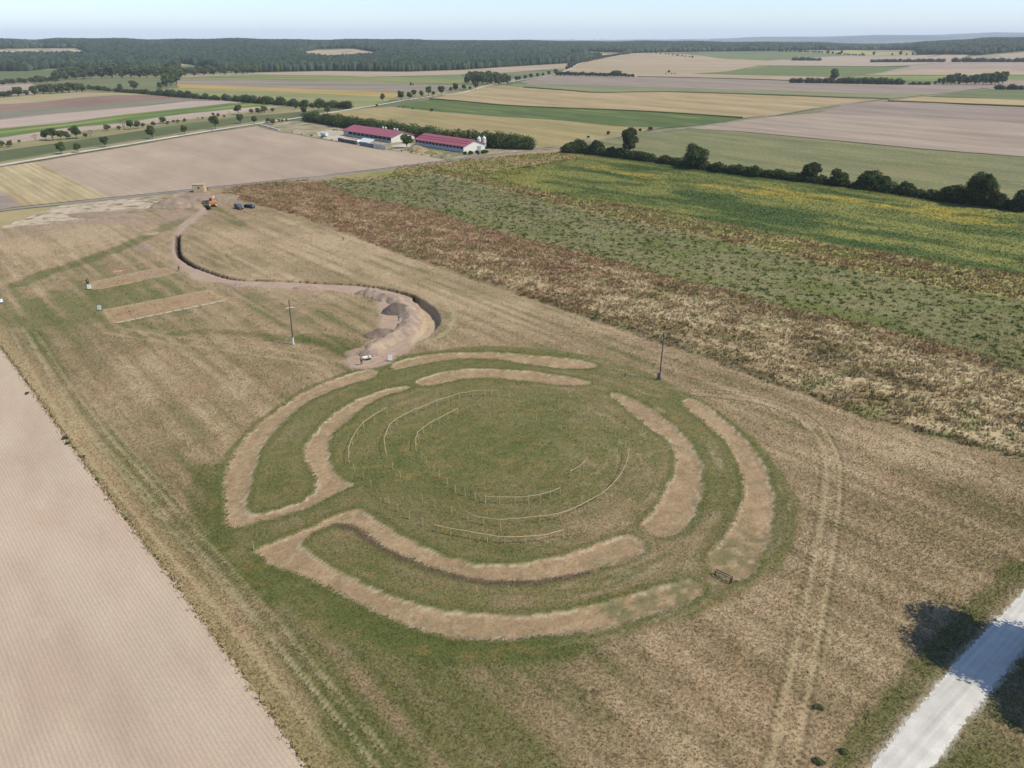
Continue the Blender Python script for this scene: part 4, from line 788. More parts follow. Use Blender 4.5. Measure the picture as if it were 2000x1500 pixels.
for i, (px, py, h) in enumerate([(1352, 113.5, 5), (1617, 103.5, 8), (1643, 106.5, 8), (1684, 109, 6), (1706, 108.5, 8), (1742, 108.5, 5), (1758, 108.5, 9), (1770, 108.5, 5), (1782, 108.5, 6)]):
    tree(px, py, h, 'belt', 'small far tree near the horizon at right, ' + ORD[i], group='small far trees at right', wide=1.0)
tree(1628, 159, 25, 'belt', 'lone taller tree rising out of the straight dark hedge', wide=.95)
for i in range(18):
    t = i / 17; px = 1826 + 132 * t; h = np.interp(t, [0, .25, .45, .8, 1], [8, 22, 17, 24, 26]) * rnd.uniform(.9, 1.08)
    tree(px, 166 - (i % 2) * 1.5, h, 'belt', 'dark tree in the grove right of the straight hedge', group='trees of the right grove', wide=.9)
# trees standing in the near hedge
tree(1227, 309, 59, 'tall', 'tallest dark tree standing in the hedge', wide=.92, v=0)
tree(1357, 331, 50, 'big', 'broad round tree standing in the hedge', wide=1.02, v=0)
tree(1908, 404, 68, 'big', 'large spreading tree at the right end of the hedge', wide=.85, v=1)
for px, py, h, wd, nm in [(1112, 297, 21, 1.0, 'bush at the left end of the hedge'), (1133, 298, 27, .9, 'taller bush near the left end of the hedge'), (1166, 302, 29, .9, 'pointed bush left of the tallest tree'), (1190, 306, 20, 1, 'low bush just left of the tallest tree'), (1262, 314, 17, 1, 'low rounded bush between the two big hedge trees'), (1400, 338, 20, 1, 'low bush right of the broad round tree'), (1440, 342, 21, 1.1, 'bush halfway between round tree and right end'),
                           (1470, 346, 24, .9, 'light green bush in the middle of the hedge'), (1580, 356, 40, .85, 'first pointed bush of the right half of the hedge'), (1636, 364, 34, .95, 'second pointed bush of the right half of the hedge'), (1694, 370, 38, 1.05, 'third and widest bush of the right half'), (1722, 373, 30, .9, 'bush leaning against the widest one'), (1770, 381, 27, 1, 'low bush before the large spreading tree'), (1860, 397, 36, 1.1, 'dark bush touching the large spreading tree'), (1995, 414, 44, .9, 'dark bush cut by the right edge of the view'), (1945, 408, 34, 1, 'brownish bush right of the large spreading tree')]:
    tree(px, py, h, 'bush', nm, 'bush', 'bushes standing in the hedge', wide=wd)
for i, (px, py, h) in enumerate([(1149, 270, 5), (1188, 263, 7), (1250, 257, 7), (1270, 255, 8)]): tree(px, py, h, 'bush', 'round bush beside the grey farm track, ' + ORD[i], 'bush', 'bushes beside the farm track')
tree(795, 289.5, 27, 'round', 'round dark tree standing between the two barns', wide=1.25)
for i, (px, py, h) in enumerate([(908, 303, 8), (920, 303, 9), (932, 302, 9), (943, 301, 9), (950, 300, 7)]): tree(px, py, h, 'bush', 'green shrub in front of the silos, ' + ORD[i], 'shrub', 'shrubs in front of the silos', name='shrub')
for i, (px, py, h) in enumerate([(524, 240, 10), (533, 244, 12), (545, 238, 6), (552, 239, 6), (560, 237, 5)]): tree(px, py, h, 'scrub', 'dry brown shrub at the left end of the farm yard, ' + ORD[i], 'shrub', 'dry shrubs in the yard', wide=1.3)
for i in range(16): tree(570 + i * 19.5, np.interp(570 + i * 19.5, [560, 640, 700, 760, 870], [259, 273.5, 282, 292.5, 311]) - 1, rnd.uniform(2, 4.5), 'scrub', 'small dry weed bush on the edge between yard and ploughed field', 'shrub', 'weed bushes on the yard edge', wide=1.5)
# tree out of frame at right whose shadow falls over the white road
for i, (x, y, hm, wd, r_) in enumerate([(60.9, 54.6, 18.5, .92, 0), (60.0, 48.5, 13.5, 1.05, 0)]): tree(0, 0, 0, 'shade', ['tall leafy roadside tree right of the white road', 'second leafy roadside tree right of the white road'][i], xy=(x, y), hm=hm, wide=wd)
# small plants in the meadow
for px, py, h, kd, lb in [(1168, 1352, .6, 'bare', 'grey seeded plant alone on the near meadow'), (1599, 1383, .38, 'scrub', 'dark green plant between the wheel tracks and the road'), (1600, 1490, .42, 'scrub', 'weedy plant at the bottom edge near the road'), (1648, 1470, .4, 'scrub', 'dark weed clump beside the road bottom')]:
    tree(px, py, 0, kd, lb, 'plant', name='wild_plant', hm=h, wide=2.6)
for i, (px, py, h) in enumerate([(128, 858, .6), (133, 868, .5), (164, 893, .4), (190, 937, .35), (54, 770, .5), (247, 1015, .3)]): tree(px, py, 0, 'scrub', 'green weed on the edge of the pale harrowed field, ' + ORD[i], 'plant', 'weeds on the field edge', name='wild_plant', hm=h, wide=1.7)

# ------------------------------------------------------------------ far forest (one mass nobody could count)
def forest():
    fx = [-300, 0, 130, 190, 230, 270, 350, 440, 500, 625, 790, 900, 1000, 1105, 1150, 1222, 1235, 1350, 1500, 1600, 1700, 1788, 1795, 1860, 1925, 1945, 2000, 2200]
    fy = [84.5, 84.5, 84, 112, 118, 121, 123, 138, 141, 138.5, 140, 136.5, 130, 124, 117, 107, 103.5, 101, 99.5, 98, 98, 98, 107, 107, 107, 104, 100, 98]
    r = []; rr = 1350.
    q = np.random.default_rng(3); P_ = []
    while rr < 5600:
        st = max(6.2, rr * .0046); n = int(1.75 * rr / st); az = np.linspace(-.87, .87, n) + q.uniform(-.5, .5, n) * st / rr
        rad_ = rr + q.uniform(-.5, .5, n) * st; P_.append(np.stack([np.sin(az) * rad_, np.cos(az) * rad_, np.full(n, st)], 1)); rr += st * .9
    P_ = np.concatenate(P_); x, y, st = P_.T; z = H(x, y); px, py = P(x, y, z)
    k = py < np.interp(px, fx, fy)
    def inpix(poly):
        pl = np.array(poly); ins_ = np.zeros(px.shape, bool)
        for i in range(len(pl)):
            a, b = pl[i], pl[(i + 1) % len(pl)]
            if a[1] != b[1]: ins_ ^= ((a[1] > py) != (b[1] > py)) & (px < (b[0] - a[0]) * (py - a[1]) / (b[1] - a[1]) + a[0])
        return ins_
    k &= ~inpix([(572, 106), (620, 96), (690, 94), (752, 106), (730, 114), (640, 120), (590, 114)])
    k &= ~inpix([(1104, 107), (1150, 101), (1225, 103), (1210, 112), (1120, 115)])
    k &= ~((px > 1235) & (px < 1800) & (fbm(x / 300, y / 300, 301, 2) > .60) & (y > 3600))
    kk = (px < 470) & (inpix([(-300, 116), (130, 112), (190, 113), (260, 122), (350, 126), (350, 137), (250, 141), (230, 137), (100, 134), (60, 139), (-300, 142)]) | inpix([(-300, 95), (60, 93), (175, 90), (190, 87), (196, 91), (150, 94), (-300, 98)]))
    kk &= ~(inpix([(0, 128), (88, 127.5), (88, 132), (0, 133)]) | inpix([(250, 125), (500, 122.5), (500, 128.5), (250, 129)]))
    k |= kk
    k &= (px > -250) & (px < 2250)
    x, y, st, z = x[k], y[k], st[k], z[k]; n = len(x)
    hgt = q.uniform(13, 20, n) + 6 * (fbm(x / 120, y / 120, 5, 3) - .5); w_ = st * q.uniform(.5, .85, n) + 1.0
    # each crown: rough dome of 3 rings
    m = 6; prof = [(0, .55, 0), (1, .98, .45), (2, .72, .8)]
    V = np.zeros((n, 3 * m + 1, 3), np.float32)
    for ri, (_, rs, zs) in enumerate(prof):
        for j in range(m):
            a = 2 * math.pi * j / m + q.uniform(0, 1, n); s = rs * q.uniform(.8, 1.2, n)
            V[:, ri * m + j] = np.stack([x + np.cos(a) * w_ * s, y + np.sin(a) * w_ * s, z + hgt * (zs * .9 + .06) * q.uniform(.92, 1.08, n)], 1)
    V[:, -1] = np.stack([x, y, z + hgt], 1); f = []
    for j in range(m):
        a, b = j, (j + 1) % m; f += [(a, b, m + b), (a, m + b, m + a), (m + a, m + b, 2 * m + b), (m + a, 2 * m + b, 2 * m + a), (2 * m + a, 2 * m + b, 3 * m)]
    f = np.array(f); F = (f[None] + (np.arange(n) * (3 * m + 1))[:, None, None]).reshape(-1, 3)
    base = np.array(alb(60, 77, 58)); lt = q.uniform(.45, 1.75, (n, 1)) * (.8 + .5 * fbm(x / 90, y / 90, 9, 3))[:, None]
    c = base * lt; yl = (q.random((n, 1)) < .12); c = np.where(yl, c * np.array([1.35, 1.15, .85]), c); c = np.repeat(c[:, None, :], 3 * m + 1, 1)
    print('forest crowns', n)
    return tag(mesh_np('forest', V.reshape(-1, 3), F, M_LEAF, c.reshape(-1, 3)), 'dense dark green forest covering the low hills to the horizon', kind='stuff')
forest()
CLR = FM('clearing', (196, 174, 142), (186, 162, 130), 120)
field([(572, 106), (620, 98), (690, 96), (752, 106), (720, 112), (640, 118), (590, 113)], CLR, 'pale clearing in the middle of the forest')
field([(1108, 107), (1150, 104), (1225, 105.5), (1200, 108.5), (1120, 110.5)], CLR, 'narrow pale clearing at the right of the forest')

# ================================================================== FARM
def roof_mat():
    k = NT('red_roof'); c = k.gain(alb(178, 104, 114), k.noise(k.pos(), .6, 4), .88, 1.12)
    wv = k.n('ShaderNodeTexWave'); wv.bands_direction = 'X'; wv.inputs['Scale'].default_value = .30; k.l(k.map((1, 1, 1), .7924), wv.inputs['Vector'])
    c = k.gain(c, wv.outputs[1], .93, 1.05); k.bump(wv.outputs[1], .05); k.b.inputs['Roughness'].default_value = .6; return k.fin(c)
M_ROOF = roof_mat(); M_WALL = plain('white_render', (242, 240, 234), .9, .1, var=.06, sc=.4); M_WALLB = plain('grey_white_render', (214, 216, 222), .9, .1, var=.1, sc=.4)
M_GLASS_SHADE = plain('dark_opening', (44, 46, 52), .5, .4); M_PINKR = plain('roof_rib', (150, 70, 84), .6, .3)
UA = math.atan2(-33.2, 32.7)
def gable(mb, L, W, wh, rh, t=.25, over=.8):
    for s in (-1, 1):
        y0 = W / 2 + s * (W / 2 + over); zo = wh - over * (rh - wh) / (W / 2)
        pts = [(-over, y0, zo), (L + over, y0, zo), (L + over, W / 2, rh), (-over, W / 2, rh)]
        pts += [(p[0], p[1], p[2] + t) for p in pts]
        mb.poly(pts, [(0, 1, 2, 3), (4, 5, 6, 7), (0, 1, 5, 4), (1, 2, 6, 5), (2, 3, 7, 6), (3, 0, 4, 7)])
def barn(loc, L, W, wh, rh, label, style):
    t = thing('barn', (loc[0], loc[1], .08), label, 'barn', None, UA)
    e = .3; mb = MB(); mb.prism([(0, 0), (e, 0), (e, 0), (0, 0)], 0, .001) if 0 else None
    for x0 in (0, L - e):       # gable walls
        mb = MB(); mb.poly([(x, y, z) for x in (x0, x0 + e) for y, z in ((0, -.8), (W, -.8), (W, wh), (W / 2, rh - .05), (0, wh))], [(0, 1, 2, 3, 4), (9, 8, 7, 6, 5)] + [(i, (i + 1) % 5, (i + 1) % 5 + 5, i + 5) for i in range(5)]); mb.build('gable_wall', M_WALL, t)
    mb = MB(); mb.box((L / 2, W - e / 2, wh / 2 - .4), (L - 2 * e, e, wh + .8))
    if style == 1:
        mb.box((L / 2 + 3, e / 2, .25), (L - 6 - 2 * e, e, 2.1)); mb.box((3, e / 2, wh / 2 - .4), (6, e, wh + .8)); mb.box((L / 2, e / 2, wh - .12), (L - 2 * e, e - .04, .25))
        for i in range(10): mb.box((6 + (L - 6) * i / 10, e / 2, 2.2), (.28, e - .06, 2.0))
    else:
        mb.box((L / 2, e / 2, .55), (L - 2 * e, e, 2.7)); mb.box((L / 2, e / 2, wh - .15), (L - 2 * e, e, .5))
        for i in range(15): mb.box((e + (L - 2 * e) * i / 14, e / 2, 2.4), (.5, e - .04, 1.2))
    mb.build('side_wall', M_WALLB, t)
    mb = MB(); mb.box((L / 2, 1.2 if style == 1 else .5, 2.2 if style == 1 else 2.4), (L - 1, .1, 2.4 if style == 1 else 1.3)); mb.build('window_or_shade_band', M_GLASS_SHADE, t)  # open-sided barn: dark sheet painting in the shade inside; other barn: window strip
    mb = MB(); gable(mb, L, W, wh + .03, rh + .03); r = mb.build('roof', M_ROOF, t)
    if style == 1:
        for x in (L * .60, L * .655, L * .83, L * .885):
            m2 = MB(); m2.cyl((x, W * .53, rh - .4), (x, W * .53, rh + 1.0), .55, .5, 10).cyl((x, W * .53, rh + 1.0), (x, W * .53, rh + 1.5), .8, .25, 10); m2.build('roof_vent', M_WHITE, r)
        for y in (W * .42, W * .54):
            m2 = MB(); m2.box((L + .04, y, 2.7), (.1, 1.1, 1.3)); m2.build('window', M_GLASS_SHADE, t)
        for x in (1.5, 4.3): m2 = MB(); m2.box((x, -.06, 1.2), (2.2, .12, 2.7)); m2.build('door', plain('door_panel', (196, 198, 206), .7), t)
        m2 = MB(); m2.box((L - 9, W + 3.2, 3.0), (17, 7, .2), rx=-.12); m2.build('side_roof', M_ROOF, t)
        m2 = MB(); [m2.box((L - 1 - i * 5, W + 6, 1.1), (.25, .25, 3.3)) for i in range(4)]; m2.build('roof_post', M_CONC, t)
    else:
        for f in (.33, .62):
            m2 = MB(); y = W / 2 * f; m2.box((L / 2, y, wh + (rh - wh) * f + .35), (L + 1.4, .35, .1)); m2.build('roof_rail', M_PINKR, r)
        m2 = MB(); m2.box((L + .05, W * .72, 1.3), (.1, 3.2, 3.0)); m2.build('door', plain('grey_door', (168, 172, 182), .7), t)
    return t
barn((-117.6, 523.4), 56, 19, 3.4, 6.1, 'larger red roofed white barn with open dark side and roof vents', 1)
barn((-61.3, 471.4), 46.6, 17, 3.6, 6.4, 'smaller red roofed white barn beside the two silos', 2)
M_SILO = plain('silo_white', (236, 238, 240), .4, .4, var=.05)
def silo(px, py, label):
    x, y = G(px, py); t = thing('silo', (x, y, .08), label, 'silo', 'silos')
    mb = MB(); mb.cyl((0, 0, 1.4), (0, 0, 6.2), 1.25, 1.25, 24).cyl((0, 0, .3), (0, 0, 1.4), .35, 1.25, 24); mb.build('tank', M_SILO, t)
    mb = MB(); mb.cyl((0, 0, 6.2), (0, 0, 7.3), 1.32, .25, 24).cyl((0, 0, 7.3), (0, 0, 7.6), .3, .3, 12); mb.build('cone_top', M_SILO, t)
    for a in range(4):
        mb = MB(); mb.box((math.cos(a * 1.57 + .78) * 1.15, math.sin(a * 1.57 + .78) * 1.15, .6), (.14, .14, 2.6)); mb.build('leg', M_SILO, t)
    mb = MB(); [mb.box((-1.35, s * .2, 3.3), (.04, .04, 6)) for s in (-1, 1)]; [mb.box((-1.35, 0, .6 + i * .4), (.04, .4, .04)) for i in range(14)]; mb.build('ladder', M_CONC, t)
silo(936, 291.3, 'left of the two white feed silos beside the barn'); silo(945.8, 290.5, 'right of the two white feed silos beside the hedge')
def wall_line(pa, pb, h, th, mat, name, label, cat, part='block', n=6):
    a, b = G(*pa), G(*pb); L = math.dist(a, b); t = thing(name, (a[0], a[1], .05), label, cat, None, math.atan2(b[1] - a[1], b[0] - a[0]))
    for i in range(n): m = MB(); hh = h * rnd.uniform(.88, 1.06); m.box((L * (i + .5) / n, rnd.uniform(-.1, .1), hh / 2), (L / n - .06, th, hh)); m.build(part, mat, t, .03)
M_DCONC = plain('stained_concrete', (112, 110, 116), .95, .05, var=.35, sc=.8); M_PANEL = plain('pale_panel', (226, 222, 212), .9, .1, var=.2, sc=.5)
wall_line((661, 275.5), (698, 283), 2.1, .8, M_DCONC, 'block_wall', 'dark stained concrete block wall in front of the larger barn', 'wall', n=12)
wall_line((703, 284), (731, 289.5), 2.4, .5, plain('grey_wall', (142, 142, 150), .9, .1, var=.2, sc=.5), 'wall', 'smooth grey concrete wall right of the dark block wall', 'wall', 'panel', 6)
wall_line((732, 290), (755, 293), 2.9, .3, M_PANEL, 'panel_wall', 'stained white panel wall in front of the larger barn', 'wall', 'panel', 5)
wall_line((508, 244.5), (545, 255), .9, .9, M_PANEL, 'low_wall', 'low pale wall at the left corner of the farm yard', 'wall', 'block', 9)
def tanker(px, py, rz, L, r, mat, label, name='tank', cat='tank'):
    x, y = G(px, py); t = thing(name, (x, y, .08), label, cat, None, rz)
    m = MB(); m.cyl((-L / 2, 0, r + .4), (L / 2, 0, r + .4), r, r, 20); m.build('shell', mat, t, .08)
    for s in (-1, 1): m = MB(); m.box((s * L * .3, 0, .3), (.3, r * 1.6, .9)); m.build('saddle', M_CONC, t)
tanker(634, 267, UA, 6.5, 1.25, M_WHITE, 'white horizontal tank in the farm yard'); tanker(699, 281, 1.1, 3, 1, M_WHITE, 'short white tank between the dark and grey walls')
x, y = G(716, 281.5); t = thing('canopy', (x, y, .08), 'white sloping sheet canopy behind the grey wall', 'canopy', None, UA); m = MB(); m.box((0, 0, 2.2), (13, 5, .12), rx=.35); m.build('sheet', M_WHITE, t)
for i in range(4): m = MB(); m.box((-6 + 4 * i, 2, 1.1), (.18, .18, 3)); m.build('post', M_CONC, t)

# ------------------------------------------------------------------ heaps of soil and straw
def heap(name, px, py, rx, ry, h, rz, c1, c2, label, seed, z0=-.1, cat='heap', rough=.35, sc=2.2):
    x0, y0 = G(px, py); n = 44; u = np.linspace(-1, 1, n); U, V_ = np.meshgrid(u, u); R = np.hypot(U, V_)
    ca, sa = math.cos(rz), math.sin(rz); lx = U * rx * 1.15; ly = V_ * ry * 1.15; wx_ = lx * ca - ly * sa; wy_ = lx * sa + ly * ca
    nn = fbm((wx_ + seed * 13) / sc, (wy_ + seed * 7) / sc, seed, 5); n3 = fbm((wx_ + seed) / .7, wy_ / .7, seed + 9, 3)
    zz = h * np.clip(1 - (R * (1.02 + .5 * (nn - .5))) ** 1.6, -.25, 1) * (.75 + .5 * nn) + rough * (n3 - .5) * (R < .95); zz = np.where(R > .98, -.5, zz)
    cc = np.array(alb(*c1)) + (np.array(alb(*c2)) - np.array(alb(*c1))) * np.clip((nn[..., None] - .35) * 3, 0, 1); cc = cc * (.8 + .4 * n3)[..., None]
    idx = np.arange(n * n).reshape(n, n); F = np.stack([idx[:-1, :-1], idx[:-1, 1:], idx[1:, 1:], idx[1:, :-1]], -1).reshape(-1, 4)
    o = mesh_np(name, np.stack([wx_, wy_, zz], -1).reshape(-1, 3), F, M_SITE, cc.reshape(-1, 3), smooth_=True); o.location = (x0, y0, z0); return tag(o, label, cat)
heap('soil_heap', 775, 608, 3.6, 2.6, 2.3, .3, (132, 118, 106), (110, 98, 90), 'dark grey brown soil heap inside the trench bend', 1)
heap('soil_heap', 741, 652, 3.4, 2.2, 1.3, .6, (150, 130, 114), (128, 112, 100), 'greyish crumbly soil heap left of the long pale bank', 2)
heap('soil_heap', 712, 573, 2.6, 1.5, 1.0, 0, (170, 146, 126), (150, 130, 112), 'small lumpy soil heap at the start of the long pale bank', 3)
heap('soil_heap', 696, 688, 3.0, 1.6, .9, .5, (182, 156, 134), (150, 130, 112), 'low pinkish soil heap beside the white dumper', 4)
heap('soil_heap', 600, 563, 4.2, 1.4, .8, .0, (190, 160, 138), (176, 150, 128), 'low pink soil heap beside the narrow trench', 5)
heap('soil_heap', 466, 558, 2.6, 1.2, .6, .0, (184, 156, 138), (160, 136, 120), 'small pink soil heap with a dark lump, left of the power pole', 6)
heap('soil_heap', 342, 402, 9, 6, 3.4, .2, (158, 138, 120), (176, 154, 134), 'tall brown spoil heap left of the excavator', 7, rough=.6)
heap('soil_heap', 388, 388, 10, 6, 2.4, .1, (170, 148, 130), (152, 134, 118), 'broad spoil heap between the hut and the excavator', 8, rough=.5)
heap('soil_heap', 430, 386, 9, 6, 1.6, -.1, (168, 148, 126), (150, 140, 108), 'low grassy spoil heap right of the excavator', 9, rough=.5)
heap('soil_heap', 205, 422, 15, 4.5, 1.7, -.12, (176, 152, 132), (160, 142, 118), 'long low spoil heap in front of the rubble lot', 10, rough=.5)
heap('soil_heap', 288, 456, 4, 2.6, .8, 0, (184, 158, 136), (168, 146, 122), 'flat pink spoil patch above the green wet strip', 11)
heap('soil_heap', 281, 485, 4, 2.6, .8, 0, (178, 148, 134), (160, 136, 122), 'flat reddish spoil patch left of the stripped path', 12)
heap('straw_heap', 815, 294.5, 10, 5.5, 3.2, UA, (186, 162, 118), (164, 142, 104), 'tan straw and dung heap in front of the smaller barn', 13, z0=-.1, rough=.9, sc=3)
heap('straw_heap', 846, 299.5, 7.5, 3.5, 1.7, UA, (170, 156, 108), (112, 116, 76), 'weedy greenish heap beside the smaller barn', 14, z0=-.1, rough=.8, sc=3)
heap('rubble_heap', 230, 529, 3.0, 1.0, .35, .2, (184, 122, 100), (196, 160, 130), 'small reddish rubble patch behind the left trial plot', 15)
def bank(pix, wd, h, c1, c2, label, seed):
    L = crom(GW(pix), 5); a = np.array(L); xs = np.arange(a[:, 0].min() - wd, a[:, 0].max() + wd, .35); ys = np.arange(a[:, 1].min() - wd, a[:, 1].max() + wd, .35); U, V_ = np.meshgrid(xs, ys)
    d = np.full(U.shape, 99.); along = np.zeros(U.shape); s = 0
    for p, q in zip(L, L[1:]):
        dd = segd(U, V_, p, q); along = np.where(dd < d, s + 0 * d, along); d = np.minimum(d, dd); s += math.dist(p, q)
    nn = fbm(U / 2, V_ / 2, seed, 4); rill = fbm(along / .9, d / 3.2, seed + 3, 3); k = d / (wd * (.85 + .3 * nn))
    zz = h * np.clip(1 - k ** 1.5, -.2, 1) + 1.0 * (rill - .5) * (k < 1) * (k > .2) + .7 * (nn - .5) + .4 * (fbm(U / .6, V_ / .6, seed + 8, 2) - .5); zz = np.where(k > 1.02, -.6, zz)
    cc = (np.array(alb(*c1)) + (np.array(alb(*c2)) - np.array(alb(*c1))) * smooth(.4, .65, nn)[..., None]) * (.8 + .4 * rill)[..., None]
    ny_, nx_ = U.shape; idx = np.arange(nx_ * ny_).reshape(ny_, nx_); F = np.stack([idx[:-1, :-1], idx[:-1, 1:], idx[1:, 1:], idx[1:, :-1]], -1).reshape(-1, 4)
    F = F[(k.ravel()[F] < 1.15).any(1)]; o = mesh_np('soil_bank', np.stack([U - L[0][0], V_ - L[0][1], zz], -1).reshape(-1, 3), F, M_SITE, cc.reshape(-1, 3), smooth_=True)
    o.location = (L[0][0], L[0][1], -.05); tag(o, label, 'soil bank')
bank([(722, 572), (750, 582), (778, 593), (797, 612), (800, 634), (785, 650), (762, 664), (742, 676), (725, 688)], 2.7, 1.45, (192, 169, 145), (172, 150, 132), 'long curved pale spoil bank inside the trench bend', 21)

# ------------------------------------------------------------------ post and rail rings
def pt(px, py, z=1.25): return G(px, py, z)
def stake(x, y, label, group, h=1.3):
    m = MB(); ln = rnd.uniform(-.06, .06); m.cyl((0, 0, -.2), (ln, rnd.uniform(-.04, .04), h), .055, .045, 7); o = m.build('stake', M_WOOD); o.location = (x, y, 0); return tag(o, label, 'stake', group)
def fence(tops, label, h=1.25, r=.038):
    P0 = [pt(*p) for p in tops]; o0 = P0[0]; t = thing('rail_fence', (o0[0], o0[1], 0), label, 'fence', 'post and rail fences of the ring')
    for (x, y) in P0: m = MB(); m.cyl((x - o0[0], y - o0[1], -.2), (x - o0[0] + rnd.uniform(-.05, .05), y - o0[1], h + .1), .055, .045, 7); m.build('post', M_WOOD, t)
    for a, b in zip(P0, P0[1:]):
        mid = ((a[0] + b[0]) / 2 - o0[0], (a[1] + b[1]) / 2 - o0[1], h - rnd.uniform(-.02, .08)); m = MB()
        m.tube([(a[0] - o0[0], a[1] - o0[1], h), mid, (b[0] - o0[0], b[1] - o0[1], h)], r, 7); m.build('rail', M_WOOD, t)
fence([(754.5, 796), (730, 810), (709.5, 824), (697, 839), (687, 856), (681, 874), (681, 892)], 'outermost rail fence at the left of the grass ring')
fence([(972, 761), (960, 762), (947, 762), (922.5, 763), (897, 768), (876, 775), (852, 782), (831, 790), (812, 798), (791, 808), (773, 818), (761, 829), (755, 843), (750, 856), (751.5, 870.5), (755, 885)], 'long middle rail fence curving over the upper left of the ring')
fence([(893, 798), (874, 807), (857, 816.5), (841.5, 824), (826.5, 835), (816, 843.5), (812, 856), (812, 870)], 'innermost rail fence at the upper left of the ring')
fence([(948, 969), (975, 970.5), (1006, 970.5), (1032.5, 969), (1055, 965.5), (1074.7, 960), (1094, 952)], 'innermost rail fence at the bottom of the ring')
fence([(913, 1000.5), (927, 1007), (944.6, 1010.5), (977, 1014.8), (1015, 1012), (1054, 1008), (1094, 1002), (1122.6, 991), (1150, 977), (1176, 963), (1195, 947), (1210, 930), (1222, 908), (1227, 892), (1228.5, 876)], 'long middle rail fence curving along the lower right of the ring')
fence([(849, 1024.5), (880, 1032), (917.5, 1038), (951.5, 1044), (986, 1048.8), (1027, 1047.5), (1064.5, 1044.5), (1100, 1035)], 'outermost rail fence at the bottom of the ring', r=.05)
fence([(1147, 894), (1140, 903), (1131, 910.5), (1115, 920)], 'short rail fence piece at the right of the inner ring')
fence([(822, 883), (832.5, 895)], 'two posts joined by a low rail at the left of the inner ring', r=.03)
for lab, pts in {'thin bare stake in the left arc of the outermost stake ring': [(690.5, 906.5), (708, 922), (724, 938)], 'thin bare stake in the lower left arc of the outermost stake ring': [(758, 970), (776, 985), (799, 1000), (824.5, 1012.5)],
                 'thin bare stake in the lower left arc of the innermost stake ring': [(847, 906.5), (857.5, 920), (873, 933.8), (889, 947), (908, 955.5), (928, 963)], 'thin bare stake in the left arc of the middle stake ring': [(766, 903.5), (781, 920)],
                 'thin bare stake in the lower left arc of the middle stake ring': [(824, 964), (848.5, 977), (881.5, 989)], 'thin bare stake at the top of the outermost stake ring': [(1045, 748), (1090, 750), (1110, 759), (1130, 768)],
                 'thin bare stake at the top of the middle stake ring': [(995, 764), (1045.6, 771), (1069, 779), (1092, 787)], 'thin bare stake at the upper right of the middle stake ring': [(1115, 795), (1154, 809.6), (1177, 822), (1195.7, 833.6), (1209, 845), (1222, 857)],
                 'thin bare stake at the upper right of the outermost stake ring': [(1194, 792), (1211, 803), (1225.6, 815), (1241.6, 826), (1255.7, 834), (1270.4, 850)], 'thin bare stake at the upper right of the innermost stake ring': [(1047.7, 808), (1068, 817), (1097, 830), (1114, 839), (1130, 849), (1141, 863)],
                 'thin bare stake at the top left of the innermost stake ring': [(966, 790), (921, 794)]}.items():
    for p in pts: x, y = pt(*p); stake(x, y, lab, lab.replace('thin bare stake', 'stakes'))
# low barrier and marker posts at the ditch ends
M_GREYW = plain('grey_wood', (112, 98, 92), .95, .1, var=.25, sc=6)
a, b = G(1395, 1122), G(1427, 1140); t = thing('barrier', (b[0], b[1], 0), 'low grey wooden barrier at the end of the right outer ditch', 'barrier', None, math.atan2(b[1] - a[1], b[0] - a[0])); L = math.dist(a, b) * .95
for y_ in (-.18, .18): m = MB(); m.tube([(-L, y_, .75), (0, y_, .95)], .07, 6); m.build('rail', M_GREYW, t)
for x_, y_ in ((0, -.18), (0, .18), (-L, 0)): m = MB(); m.cyl((x_, y_, -.2), (x_, y_, 1.0 if x_ == 0 else .75), .08, .07, 6); m.build('post', M_GREYW, t)
for px, py, h, lb in [(1389.5, 1162, 1.35, 'single grey post between the two outer ditch ends'), (496, 1074, 1.35, 'single pale post at the left tip of the lower ditch'), (461, 1031, 1.5, 'right of two thin stakes at the end of the left outer ditch'), (458, 1032, 1.4, 'left of two thin stakes at the end of the left outer ditch'), (511, 1013, 1.0, 'short thin stake at the path side of the left outer ditch')]:
    x, y = G(px, py); stake(x, y, lb, None, h)
a, b = G(226, 632), G(442, 588); L = math.dist(a, b); t = thing('edging', (a[0], a[1], 0), 'thin whitish edging strip along the lower side of the larger trial plot', 'edging', None, math.atan2(b[1] - a[1], b[0] - a[0]))
for i in range(12): m = MB(); m.box((L * (i + .5) / 12, rnd.uniform(-.06, .06), .16), (L / 12 - .5, .09, .2)); m.build('board', plain('edging_white', (222, 218, 206), .8, var=.2, sc=3) if i == 0 else bpy.data.materials['edging_white'], t)

# ------------------------------------------------------------------ information boards
M_SIGNW = plain('sign_white', (246, 247, 250), .5, .2, var=.02); M_INK = plain('sign_ink', (150, 158, 170), .7)
def board(px, py, w_, h_, rz, label, z0=.35, tilt=-.25):
    x, y = G(px, py); t = thing('info_board', (x, y, 0), label, 'sign', None, rz)
    for s in (-1, 1): m = MB(); m.box((s * w_ * .4, .12, z0 / 2 + .25), (.07, .07, z0 + .9)); m.build('leg', M_CONC, t)
    m = MB(); m.box((0, 0, z0 + h_ / 2), (w_, .04, h_), rx=tilt); p = m.build('panel', M_SIGNW, t)
    m = MB(); M_ = Matrix.Rotation(tilt, 4, 'X')
    for i in range(4): c = M_ @ Vector((-.02 * w_, -.027, h_ * (.05 - .1 * i))); m.box((c.x, c.y, c.z + z0 + h_ / 2), (w_ * .6, .006, .012), rx=tilt)
    c = M_ @ Vector((0, -.027, h_ * .27)); m.box((c.x, c.y, c.z + z0 + h_ / 2), (w_ * .3, .006, h_ * .1), rx=tilt); m.build('print', M_INK, p)
board(762.5, 706, .8, 1.05, .1, 'white information board at the lower end of the excavated trench')
